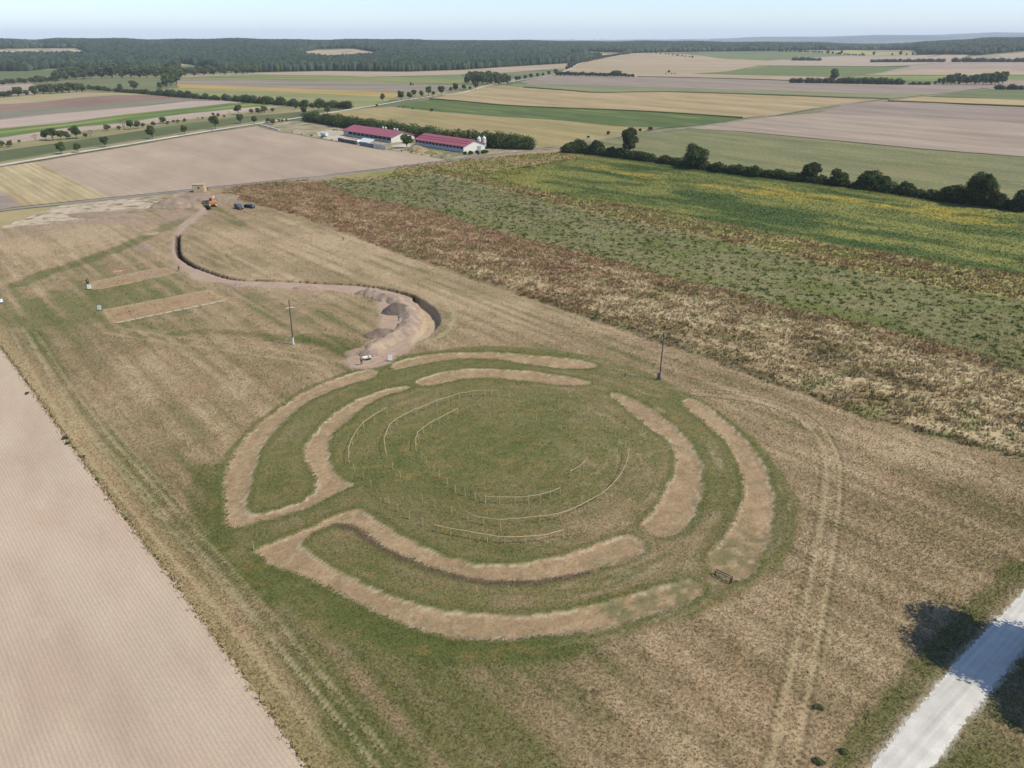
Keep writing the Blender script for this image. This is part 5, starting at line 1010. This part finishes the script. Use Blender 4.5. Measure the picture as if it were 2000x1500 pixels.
board(195.5, 607, .95, 1.05, -.1, 'white information board at the corner of the larger trial plot')
board(176, 566, 1.0, 1.1, .25, 'white information board beside the dark clad people at the smaller trial plot')
board(2, 593, 1.2, .8, .9, 'pale board cut off by the left edge of the view')

# ------------------------------------------------------------------ power line
M_POLE = plain('pole_grey', (96, 100, 106), .8, .2); M_FOOT = plain('pole_foot', (232, 230, 226), .8, .2, var=.08); M_INS = plain('insulator', (70, 44, 36), .3, .5)
def pole(x, y, h, arm, label, foot, lean=0):
    t = thing('power_pole', (x, y, 0), label, 'power pole', 'power poles of the line'); t.rotation_euler = (0, lean, 0)
    m = MB(); m.cyl((0, 0, -.3 if foot != 'w' else 1.2), (0, 0, h), .14, .09, 10); m.build('mast', M_POLE, t)
    m = MB()
    if foot == 'w': m.cyl((0, 0, -.3), (0, 0, 1.7), .30, .17, 8)
    else: m.box((-.3, 0, .55), (.34, .34, 1.5)); m.box((.02, 0, .1), (.5, .3, .4))
    m.build('foot', M_FOOT if foot == 'w' else M_POLE, t)
    ca, sa = math.cos(arm), math.sin(arm); m = MB(); m.box((0, 0, h - 1.5), (2.0, .12, .14), rz=arm); m.build('crossarm', M_FOOT if foot == 'w' else M_POLE, t)
    tops = []
    for dx, dz in ((-.92, h - 1.4), (.92, h - 1.4), (0, h)): m = MB(); m.cyl((dx * ca, dx * sa, dz), (dx * ca, dx * sa, dz + .3), .07, .09, 8); m.build('insulator', M_INS, t); tops.append((x + dx * ca, y + dx * sa, dz + .3))
    return tops
p1 = G(573, 673); p2 = G(1288, 741); h1 = 84 * mpp(573, 673); h2 = 87 * mpp(1288, 741); dv = (p2[0] - p1[0], p2[1] - p1[1])
T1 = pole(p1[0], p1[1], h1, .55, 'grey power pole with white foot and crossarm on the left meadow', 'w', .04); T2 = pole(p2[0], p2[1], h2, 1.25, 'dark power pole standing at the right edge of the ring', 'd')
T3 = pole(p2[0] + dv[0] * .95, p2[1] + dv[1] * .95, h2, 1.25, 'dark power pole out in the weeds at right', 'd'); T0 = pole(p1[0] - dv[0] * 1.9, p1[1] - dv[1] * 1.9, h1, 1.1, 'grey power pole beyond the left edge of the meadow', 'w')
M_WIRE = plain('wire', (120, 124, 132), .4, .4, .5)
for nm, TA, TB in (('left span', T0, T1), ('middle span', T1, T2), ('right span', T2, T3)):
    t = thing('power_line', (0, 0, 0), 'thin power wires of the %s between the poles' % nm, 'power line')
    for A_, B_ in zip(TA, TB): m = MB(); m.tube([Vector(A_).lerp(Vector(B_), i / 10) - Vector((0, 0, 1.6 * 4 * (i / 10) * (1 - i / 10) * .6)) for i in range(11)], .008, 4); m.build('wire', M_WIRE, t)

# ------------------------------------------------------------------ people
def skin(name, V, E, R, mat, parent, root=0, sub=1):
    me = bpy.data.meshes.new(name); me.from_pydata([tuple(v) for v in V], E, []); o = link(name, me, parent)
    m = o.modifiers.new('skin', 'SKIN'); m.use_smooth_shade = True
    for i, r in enumerate(R): sv = me.skin_vertices[0].data[i]; sv.radius = (r, r); sv.use_root = (i == root)
    o.modifiers.new('sub', 'SUBSURF').levels = sub; o.modifiers['sub'].render_levels = sub; me.materials.append(mat); return o
M_SKIN = plain('skin', (206, 160, 132), .6, .2, var=.04); M_HAIR = plain('hair', (58, 42, 32), .9)
def person(px, py, rz, pose, shirt, legs, label, xy=None):
    x, y = xy or G(px, py); t = thing('person', (x, y, float(samp(Z, np.array([x]), np.array([y]))[0]) + .02), label, 'person', None, rz); b = .55 if pose == 'bend' else (.08 if pose == 'walk' else 0)
    def up(p): # bend the upper body about the hip
        q = Vector(p) - Vector((0, 0, .92)); q = Matrix.Rotation(b, 3, 'X') @ q; return q + Vector((0, 0, .92))
    st = .28 if pose == 'walk' else .04
    J = dict(pel=(0, 0, .93), wai=up((0, 0, 1.08)), che=up((0, 0, 1.33)), nec=up((0, 0, 1.5)), hea=up((0, -.02, 1.6)), top=up((0, -.01, 1.7)))
    for s, n in ((-1, 'l'), (1, 'r')):
        k = s * st; J['hip' + n] = (s * .1, 0, .88); J['kne' + n] = (s * .12, -k * .5 - .04, .48); J['ank' + n] = (s * .12, -k, .09); J['toe' + n] = (s * .14, -k - .16, .04)
        J['sho' + n] = up((s * .19, 0, 1.42)); J['elb' + n] = up((s * .27, k * .5 - (.12 if pose == 'bend' else .02), 1.15)); J['wri' + n] = up((s * .25, k - .2 - (.2 if pose == 'bend' else 0), .93)); J['pal' + n] = up((s * .24, k - .24 - (.22 if pose == 'bend' else 0), .86))
    names = list(J); ix = {n: i for i, n in enumerate(names)}; V = [Vector(J[n]) for n in names]
    RR = dict(pel=.12, wai=.11, che=.14, nec=.05, hea=.085, top=.07, hip=.085, kne=.055, ank=.04, toe=.035, sho=.06, elb=.04, wri=.027, pal=.032)
    R = [RR[n[:3]] for n in names]; E = [('pel', 'wai'), ('wai', 'che'), ('che', 'nec'), ('nec', 'hea'), ('hea', 'top')] + [(a + n, c + n) for n in 'lr' for a, c in (('hip', 'kne'), ('kne', 'ank'), ('ank', 'toe'), ('sho', 'elb'), ('elb', 'wri'), ('wri', 'pal'))] + [('pel', 'hip' + n) for n in 'lr'] + [('che', 'sho' + n) for n in 'lr']
    E = [(ix[a], ix[c]) for a, c in E]
    for n, s in (('l', -1), ('r', 1)):
        pw = V[ix['pal' + n]]
        for f in range(5):
            L = (.05, .075, .085, .078, .06)[f]; o_ = Vector(((f - 2) * .016 * s, -.015, -.02)); 
            if f == 0: o_ = Vector((-.03 * s, -.02, .02))
            V.append(pw + o_ + Vector((0, -.01, -.02))); V.append(pw + o_ + Vector((0, -.03, -L))); E += [(ix['pal' + n], len(V) - 2), (len(V) - 2, len(V) - 1)]; R += [.011, .008]
    skin('body', V, E, R, M_SKIN, t, ix['pel'])
    def sub(keys, edges, grow, nm, mat, root):
        ks = {k: i for i, k in enumerate(keys)}; skin(nm, [V[ix[k]] for k in keys], [(ks[a], ks[c]) for a, c in edges], [RR[k[:3]] * grow for k in keys], mat, t, ks[root])
    ms = plain('shirt_%d_%d_%d' % shirt, shirt, .9, .1); mt = plain('trousers_%d_%d_%d' % legs, legs, .9, .1)
    sub(['pel', 'wai', 'che', 'nec', 'shol', 'shor', 'elbl', 'elbr'], [('pel', 'wai'), ('wai', 'che'), ('che', 'nec'), ('che', 'shol'), ('che', 'shor'), ('shol', 'elbl'), ('shor', 'elbr')], 1.22, 'shirt', ms, 'pel')
    sub(['pel', 'hipl', 'hipr', 'knel', 'kner', 'ankl', 'ankr'], [('pel', 'hipl'), ('pel', 'hipr'), ('hipl', 'knel'), ('hipr', 'kner'), ('knel', 'ankl'), ('kner', 'ankr')], 1.28, 'trousers', mt, 'pel')
    hv, hf = ellips(tuple(V[ix['top']] + Vector((0, .015, -.02))), (.098, .115, .085), 3, 6, 10); mesh_np('hair', hv, hf, M_HAIR, None, True, t)
    return t
person(706.5, 713, .3, 'stand', (92, 98, 112), (52, 54, 64), 'person in dark clothes standing beside the white dumper')
person(350, 530, 1.2, 'walk', (48, 46, 44), (40, 40, 44), 'person in black walking beside the stripped soil path')
person(170, 555, 2.2, 'bend', (56, 44, 58), (44, 40, 50), 'person in dark purple bending behind the white board')
person(173, 559, 2.6, 'bend', (40, 38, 46), (36, 36, 42), 'person in black crouching closest to the white board')
person(670.5, 470, .4, 'walk', (176, 170, 160), (58, 54, 54), 'person in a pale top walking on the dry meadow')
person(406.5, 373, 0, 'stand', (60, 48, 46), (44, 44, 50), 'person in dark clothes standing right of the hut')

# ------------------------------------------------------------------ machines, cars, hut
M_ORANGE = plain('machine_orange', (226, 140, 74), .5, .3, var=.06); M_TRACK = plain('rubber', (44, 42, 42), .9, .1); M_GLASS = plain('glass', (70, 88, 104), .08, .8, var=.02); M_STEEL = plain('steel_grey', (140, 142, 146), .5, .4, .3)
x, y = G(417, 402); t = thing('excavator', (x, y, 0), 'orange excavator with raised arm standing beside the trench', 'excavator', None, .35)
for s in (-1, 1):
    m = MB(); m.box((s * 1.05, 0, .42), (.5, 3.3, .7)); m.cyl((s * 1.05 - .25, 1.65, .42), (s * 1.05 + .25, 1.65, .42), .36, .36, 14).cyl((s * 1.05 - .25, -1.65, .42), (s * 1.05 + .25, -1.65, .42), .36, .36, 14); m.build('track', M_TRACK, t, .04)
m = MB(); m.box((0, 0, .75), (1.7, 1.8, .4)); m.build('undercarriage', M_DARK, t)
m = MB(); m.box((0, -.5, 1.5), (2.6, 2.9, 1.0), taper=.94); m.build('house', M_ORANGE, t, .1)
m = MB(); m.box((0, -2.1, 1.45), (2.7, .7, 1.15)); m.build('counterweight', M_ORANGE, t, .18)
m = MB(); m.box((-.75, .7, 2.1), (1.0, 1.4, 1.7), taper=.9); c = m.build('cab', M_DARK, t, .06); m = MB(); m.box((-.75, .7, 2.3), (1.06, 1.2, 1.0), taper=.93); m.build('window', M_GLASS, c)
m = MB(); m.tube([(.15, .6, 1.8), (.15, 2.2, 4.0), (.15, 4.0, 4.6)], .2, 8); m.build('boom', M_ORANGE, t)
m = MB(); m.tube([(.15, 3.8, 4.7), (.15, 5.0, 2.9)], .2, 8); m.build('arm', M_ORANGE, t); m = MB(); m.tube([(.15, 1.6, 3.9), (.15, 3.4, 5.2)], .09, 6); m.build('hydraulic_ram', M_STEEL, t)
m = MB(); m.prism([(-.6, 0), (.6, 0), (.6, .9), (-.6, .9)], 0, 1.0); bmesh.ops.transform(m.bm, matrix=Matrix.Translation((.15, 4.7, 2.1)), verts=m.bm.verts); m.build('bucket', M_WHITE, t, .1)
for s in (-1, 1): m = MB(); m.box((s * 1.15, -2.55, .75), (.55, .4, .5)); m.build('support_foot', M_WHITE, t, .05)
x, y = G(402, 397); t = thing('digging_bucket', (x, y, 0), 'spare grey digging bucket lying left of the excavator', 'bucket', None, .5); m = MB(); m.poly([(-1.2, -.7, .1), (1.2, -.7, .1), (1.2, .7, .1), (-1.2, .7, .1), (-1.3, -.9, 1.3), (1.3, -.9, 1.3), (1.3, .9, 1.1), (-1.3, .9, 1.1), (-1.15, -.6, .3), (1.15, -.6, .3), (1.15, .6, .3), (-1.15, .6, .3)], [(0, 1, 2, 3), (0, 4, 5, 1), (1, 5, 6, 2), (2, 6, 7, 3), (3, 7, 4, 0), (4, 8, 9, 5), (5, 9, 10, 6), (6, 10, 11, 7), (7, 11, 8, 4), (8, 11, 10, 9)]); m.build('shell', M_STEEL, t)
m = MB(); [m.box((-1.1 + .55 * i, -1.0, 1.3), (.14, .35, .1)) for i in range(5)]; m.build('teeth', M_DARK, t)
x, y = G(718.5, 702); t = thing('mini_dumper', (x, y, float(samp(Z, np.array([x]), np.array([y]))[0])), 'small white tracked dumper on the stripped soil', 'dumper', None, .55); t.scale = (.75, .75, .75)
for s in (-1, 1): m = MB(); m.box((0, s * .42, .22), (1.25, .24, .36)); m.cyl((.6, s * .42 - .12, .22), (.6, s * .42 + .12, .22), .18, .18, 10).cyl((-.6, s * .42 - .12, .22), (-.6, s * .42 + .12, .22), .18, .18, 10); m.build('track', M_TRACK, t)
m = MB(); m.poly([(-1.1, -.4, .45), (.1, -.4, .45), (.1, .4, .45), (-1.1, .4, .45), (-1.4, -.55, .95), (.25, -.55, .95), (.25, .55, .95), (-1.4, .55, .95), (-1.0, -.3, .52), (.05, -.3, .52), (.05, .3, .52), (-1.0, .3, .52)], [(0, 1, 2, 3), (0, 4, 5, 1), (1, 5, 6, 2), (2, 6, 7, 3), (3, 7, 4, 0), (4, 8, 9, 5), (5, 9, 10, 6), (6, 10, 11, 7), (7, 11, 8, 4), (8, 11, 10, 9)]); m.build('skip', M_WHITE, t)
m = MB(); m.box((.65, 0, .7), (.6, .7, .6)); m.build('engine_cover', M_WHITE, t, .06); m = MB(); m.tube([(.9, -.3, .8), (1.2, -.3, 1.15), (1.2, .3, 1.15), (.9, .3, .8)], .025, 6); m.build('handlebar', M_DARK, t)
def car(px, py, rz, rgb, label, van=0, xy=None, s=1., z=0):
    x, y = xy or G(px, py); t = thing('car' if not van else 'van', (x, y, z), label, 'car' if not van else 'van', None, rz); t.scale = (s, s, s)
    mat = plain('paint_%d_%d_%d' % rgb, rgb, .25, .6, .2, var=.03); hh = 1.9 if van else 1.5
    prof = [(-2.2, .35), (2.2, .35), (2.25, .75), (2.1, .95), (1.25, 1.02)] + ([(.75, hh), (-2.05, hh), (-2.2, 1.1)] if van else [(.45, hh), (-1.3, hh - .02), (-2.0, 1.1), (-2.25, .95)])
    m = MB(); m.prism([(a, b) for a, b in prof], -.88, .88); m.build('body', mat, t, .08)
    for s_ in (-1, 1): m = MB(); m.poly([(.95, s_ * .893, 1.08), (.45, s_ * .893, hh - .12), (-1.5, s_ * .893, hh - .14), (-1.8, s_ * .893, 1.1)], [(0, 1, 2, 3)]); m.build('side_window', M_GLASS, t)
    m = MB(); m.poly([(1.27, -.75, 1.04), (1.27, .75, 1.04), ((.8 if van else .52), .7, hh - .08), ((.8 if van else .52), -.7, hh - .08)], [(0, 1, 2, 3)]); m.build('windscreen', M_GLASS, t)
    for sx_ in (-1.4, 1.4):
        for s_ in (-1, 1): m = MB(); m.cyl((sx_, s_ * .68, .33), (sx_, s_ * .92, .33), .33, .33, 16); w_ = m.build('wheel', M_TRACK, t); m = MB(); m.cyl((sx_, s_ * .9, .33), (sx_, s_ * .935, .33), .2, .2, 10); m.build('rim', M_STEEL, w_)
    for s_ in (-1, 1): m = MB(); m.box((2.2, s_ * .62, .72), (.12, .32, .16)); m.build('headlight', M_WHITE, t)
    return t
car(467, 408, -.75, (64, 42, 62), 'dark purple van parked beside the excavator', 1); car(488, 406, -.35, (44, 58, 62), 'dark green car parked right of the purple van')
car(830, 189.8, .9, (214, 120, 80), 'orange car on the white road among the tree row', z=.3); car(1123, 130, 1.2, (238, 238, 238), 'white car far along the road at the wood edge', z=.35)
x, y = G(389, 376); t = thing('hut', (x, y, 0), 'straw coloured stone hut with one dark round opening', 'hut', None, .05); M_HUT = plain('hut_stone', (216, 192, 162), .95, .1, var=.2, sc=1.6); M_HUTR = plain('hut_roof', (206, 184, 148), .95, .1)
m = MB(); m.box((0, 1.5, 1.6), (4.7, 3, 3.2)); m.build('wall', M_HUT, t, .06); m = MB(); m.box((0, 1.5, 3.28), (5.0, 3.3, .2)); m.build('roof', M_HUTR, t, .04)
m = MB(); m.cyl((.1, -.06, 2.0), (.1, .2, 2.0), .4, .4, 20); m.build('opening', M_DARK, t); m = MB(); m.box((-2.42, 1.5, 1.6), (.1, 2.8, 3.0)); m.build('side_board', M_GREYW, t)
M_RED = plain('machine_red', (196, 66, 60), .5, .3)
def tractor(px, py, rz, label, z=.08, s=1.):
    x, y = G(px, py); t = thing('tractor', (x, y, z), label, 'tractor', None, rz); t.scale = (s, s, s)
    m = MB(); m.box((.9, 0, 1.25), (2.0, .8, .8)); m.build('bonnet', M_RED, t, .08); m = MB(); m.box((-.7, 0, 1.9), (1.3, 1.3, 1.5), taper=.9); m.build('cab', M_GLASS, t); m = MB(); m.box((-.7, 0, 2.72), (1.5, 1.4, .12)); m.build('cab_roof', M_RED, t)
    for sx_, r in ((-.9, .8), (1.4, .48)):
        for s_ in (-1, 1): m = MB(); m.cyl((sx_, s_ * .7, r), (sx_, s_ * 1.1, r), r, r, 18); m.build('wheel', M_TRACK, t)
    m = MB(); m.cyl((1.2, .25, 1.6), (1.2, .25, 2.4), .06, .06, 6); m.build('exhaust', M_DARK, t)
tractor(680, 247.5, UA, 'red tractor behind the left corner of the larger barn', s=1.35); tractor(804, 166.5, .2, 'tiny red tractor working the striped bare field far away', s=1.6, z=.1)
x, y = G(654, 256); t = thing('harrow', (x, y, .08), 'dark folded harrow parked on the yard left of the larger barn', 'farm implement', None, UA + .5); m = MB(); m.box((0, 0, .9), (5, .3, .3)); m.box((0, .9, .7), (4.6, .25, .25)); m.box((0, .45, .8), (.3, 1.2, .25)); m.build('frame', M_DARK, t); m = MB(); [m.cyl((-2.2 + .55 * i, .1 * (i % 2), .9), (-2.2 + .55 * i, .2, .0), .08, .04, 5) for i in range(9)]; m.build('tines', M_DARK, t); m = MB(); m.tube([(0, 0, 1), (0, -1.8, .5)], .12, 6); m.build('drawbar', M_DARK, t)
x, y = G(417, 256); t = thing('beehive', (x, y, .08), 'white beehive box on the green meadow beside a roadside tree', 'beehive'); m = MB(); m.box((0, 0, .8), (1.3, 1.1, 1.1)); m.build('box', M_WHITE, t, .04); m = MB(); m.box((0, 0, 1.42), (1.5, 1.3, .14)); m.build('lid', M_STEEL, t)
for k_ in range(4): m = MB(); m.box(((-.5, .5)[k_ % 2], (-.4, .4)[k_ // 2], .1), (.1, .1, .5)); m.build('leg', M_GREYW, t)

# ------------------------------------------------------------------ far town, sheds, mast
def far_building(px, py, w_, h_, wall, roof, label, group='far white buildings near the horizon'):
    x, y = G(px, py); z = float(H(x, y)); k = mpp(px, py); W_, Hh = w_ * k, h_ * k; t = thing('building', (x, y, z), label, 'building', group)
    m = MB(); m.box((0, 0, Hh * .4), (W_, W_ * .4, Hh * 1.1)); m.build('wall', wall, t); m = MB(); m.prism([(-W_ * .52, Hh * .95), (W_ * .52, Hh * .95), (W_ * .4, Hh * 1.3), (-W_ * .4, Hh * 1.3)], -W_ * .22, W_ * .22); m.build('roof', roof, t)
M_FW = plain('far_white', (250, 250, 250), .8, .1, var=.02); M_FR = plain('far_red', (190, 96, 84), .8, .1)
for i in range(26):
    px = rnd.choice([1117, 1160, 1180, 1282, 1300, 1310, 1320, 1335, 1345, 1360, 1375, 1390, 1400]) + rnd.uniform(-8, 8); far_building(px, 78.6 + rnd.uniform(-.4, .5), rnd.uniform(2, 4.5), rnd.uniform(1.4, 2.6), M_FW, M_FW if rnd.random() < .6 else M_FR, 'tiny pale building of the far town below the horizon', 'far town')
for px, py, w_, h_, a_, b_, lb in [(1792, 86.3, 20, 1.6, M_PANEL, M_FR, 'long far shed with red roof below the blue ridge'), (1814, 86.3, 20, 2.0, M_FW, M_FW, 'long white far shed right of the red roofed one'), (1813, 84.0, 16, 1.2, M_PANEL, M_FR, 'red roofed far shed behind the white one'), (1759, 84.5, 3, 3, M_FW, M_FW, 'bright white far tower building, left of the far sheds'), (1764, 84.8, 3, 2, M_FW, M_FW, 'small white far building beside the tower building'), (1778, 84.0, 4, 1.3, M_FW, M_FR, 'small pale far house left of the sheds'), (1796, 82.8, 2, 1.4, M_FW, M_FR, 'small far house above the red shed'), (1871, 82.2, 2, 1.6, M_FW, M_FW, 'single white far house above the wooded hill'), (1884, 82.5, 3, 1.2, M_PANEL, M_FR, 'pair of far houses behind the wooded hill'), (1633, 82.0, 3, 1.0, M_FW, M_FR, 'small far house behind the left wood'), (1692, 82.0, 2, 1.3, M_FW, M_FW, 'small far white house above the yellow field')]:
    far_building(px, py, w_, h_, a_, b_, lb, None)
mx_, my_ = 15800 * .68, 15800.; mz = float(H(mx_, my_)); 
qx_, qy_ = G(1964, 68.5); mz = float(H(qx_, qy_)); kk = mpp(1964, 70) if qy_ > 3000 else 8
t = thing('radio_mast', (qx_, qy_, mz), 'slender grey radio mast on the far blue ridge', 'mast'); m = MB(); m.cyl((0, 0, -20), (0, 0, kk * 8), kk * .5, kk * .3, 10); m.build('tower', M_CONC, t); m = MB(); m.cyl((0, 0, kk * 8), (0, 0, kk * 11), kk * .18, kk * .1, 8); m.build('antenna', M_CONC, t)

# ------------------------------------------------------------------ air
m = MB(); m.box((0, 12500, 170), (60000, 32000, 354)); hz = m.build('haze', (lambda: None)() or bpy.data.materials.new('air')); tag(hz, 'thin blue summer haze over the plain', kind='stuff')
hm_ = bpy.data.materials['air']; hm_.use_nodes = True; hm_.node_tree.nodes.clear(); vo = hm_.node_tree.nodes.new('ShaderNodeVolumePrincipled'); oo = hm_.node_tree.nodes.new('ShaderNodeOutputMaterial')
vo.inputs['Color'].default_value = (.88, .95, 1, 1); vo.inputs['Density'].default_value = HAZE; vo.inputs['Anisotropy'].default_value = .0
hm_.node_tree.links.new(vo.outputs[0], oo.inputs['Volume'])
S.cycles.volume_bounces = 1; S.cycles.max_bounces = 5; S.cycles.diffuse_bounces = 2; S.cycles.transmission_bounces = 2
print('objects', len(bpy.data.objects))
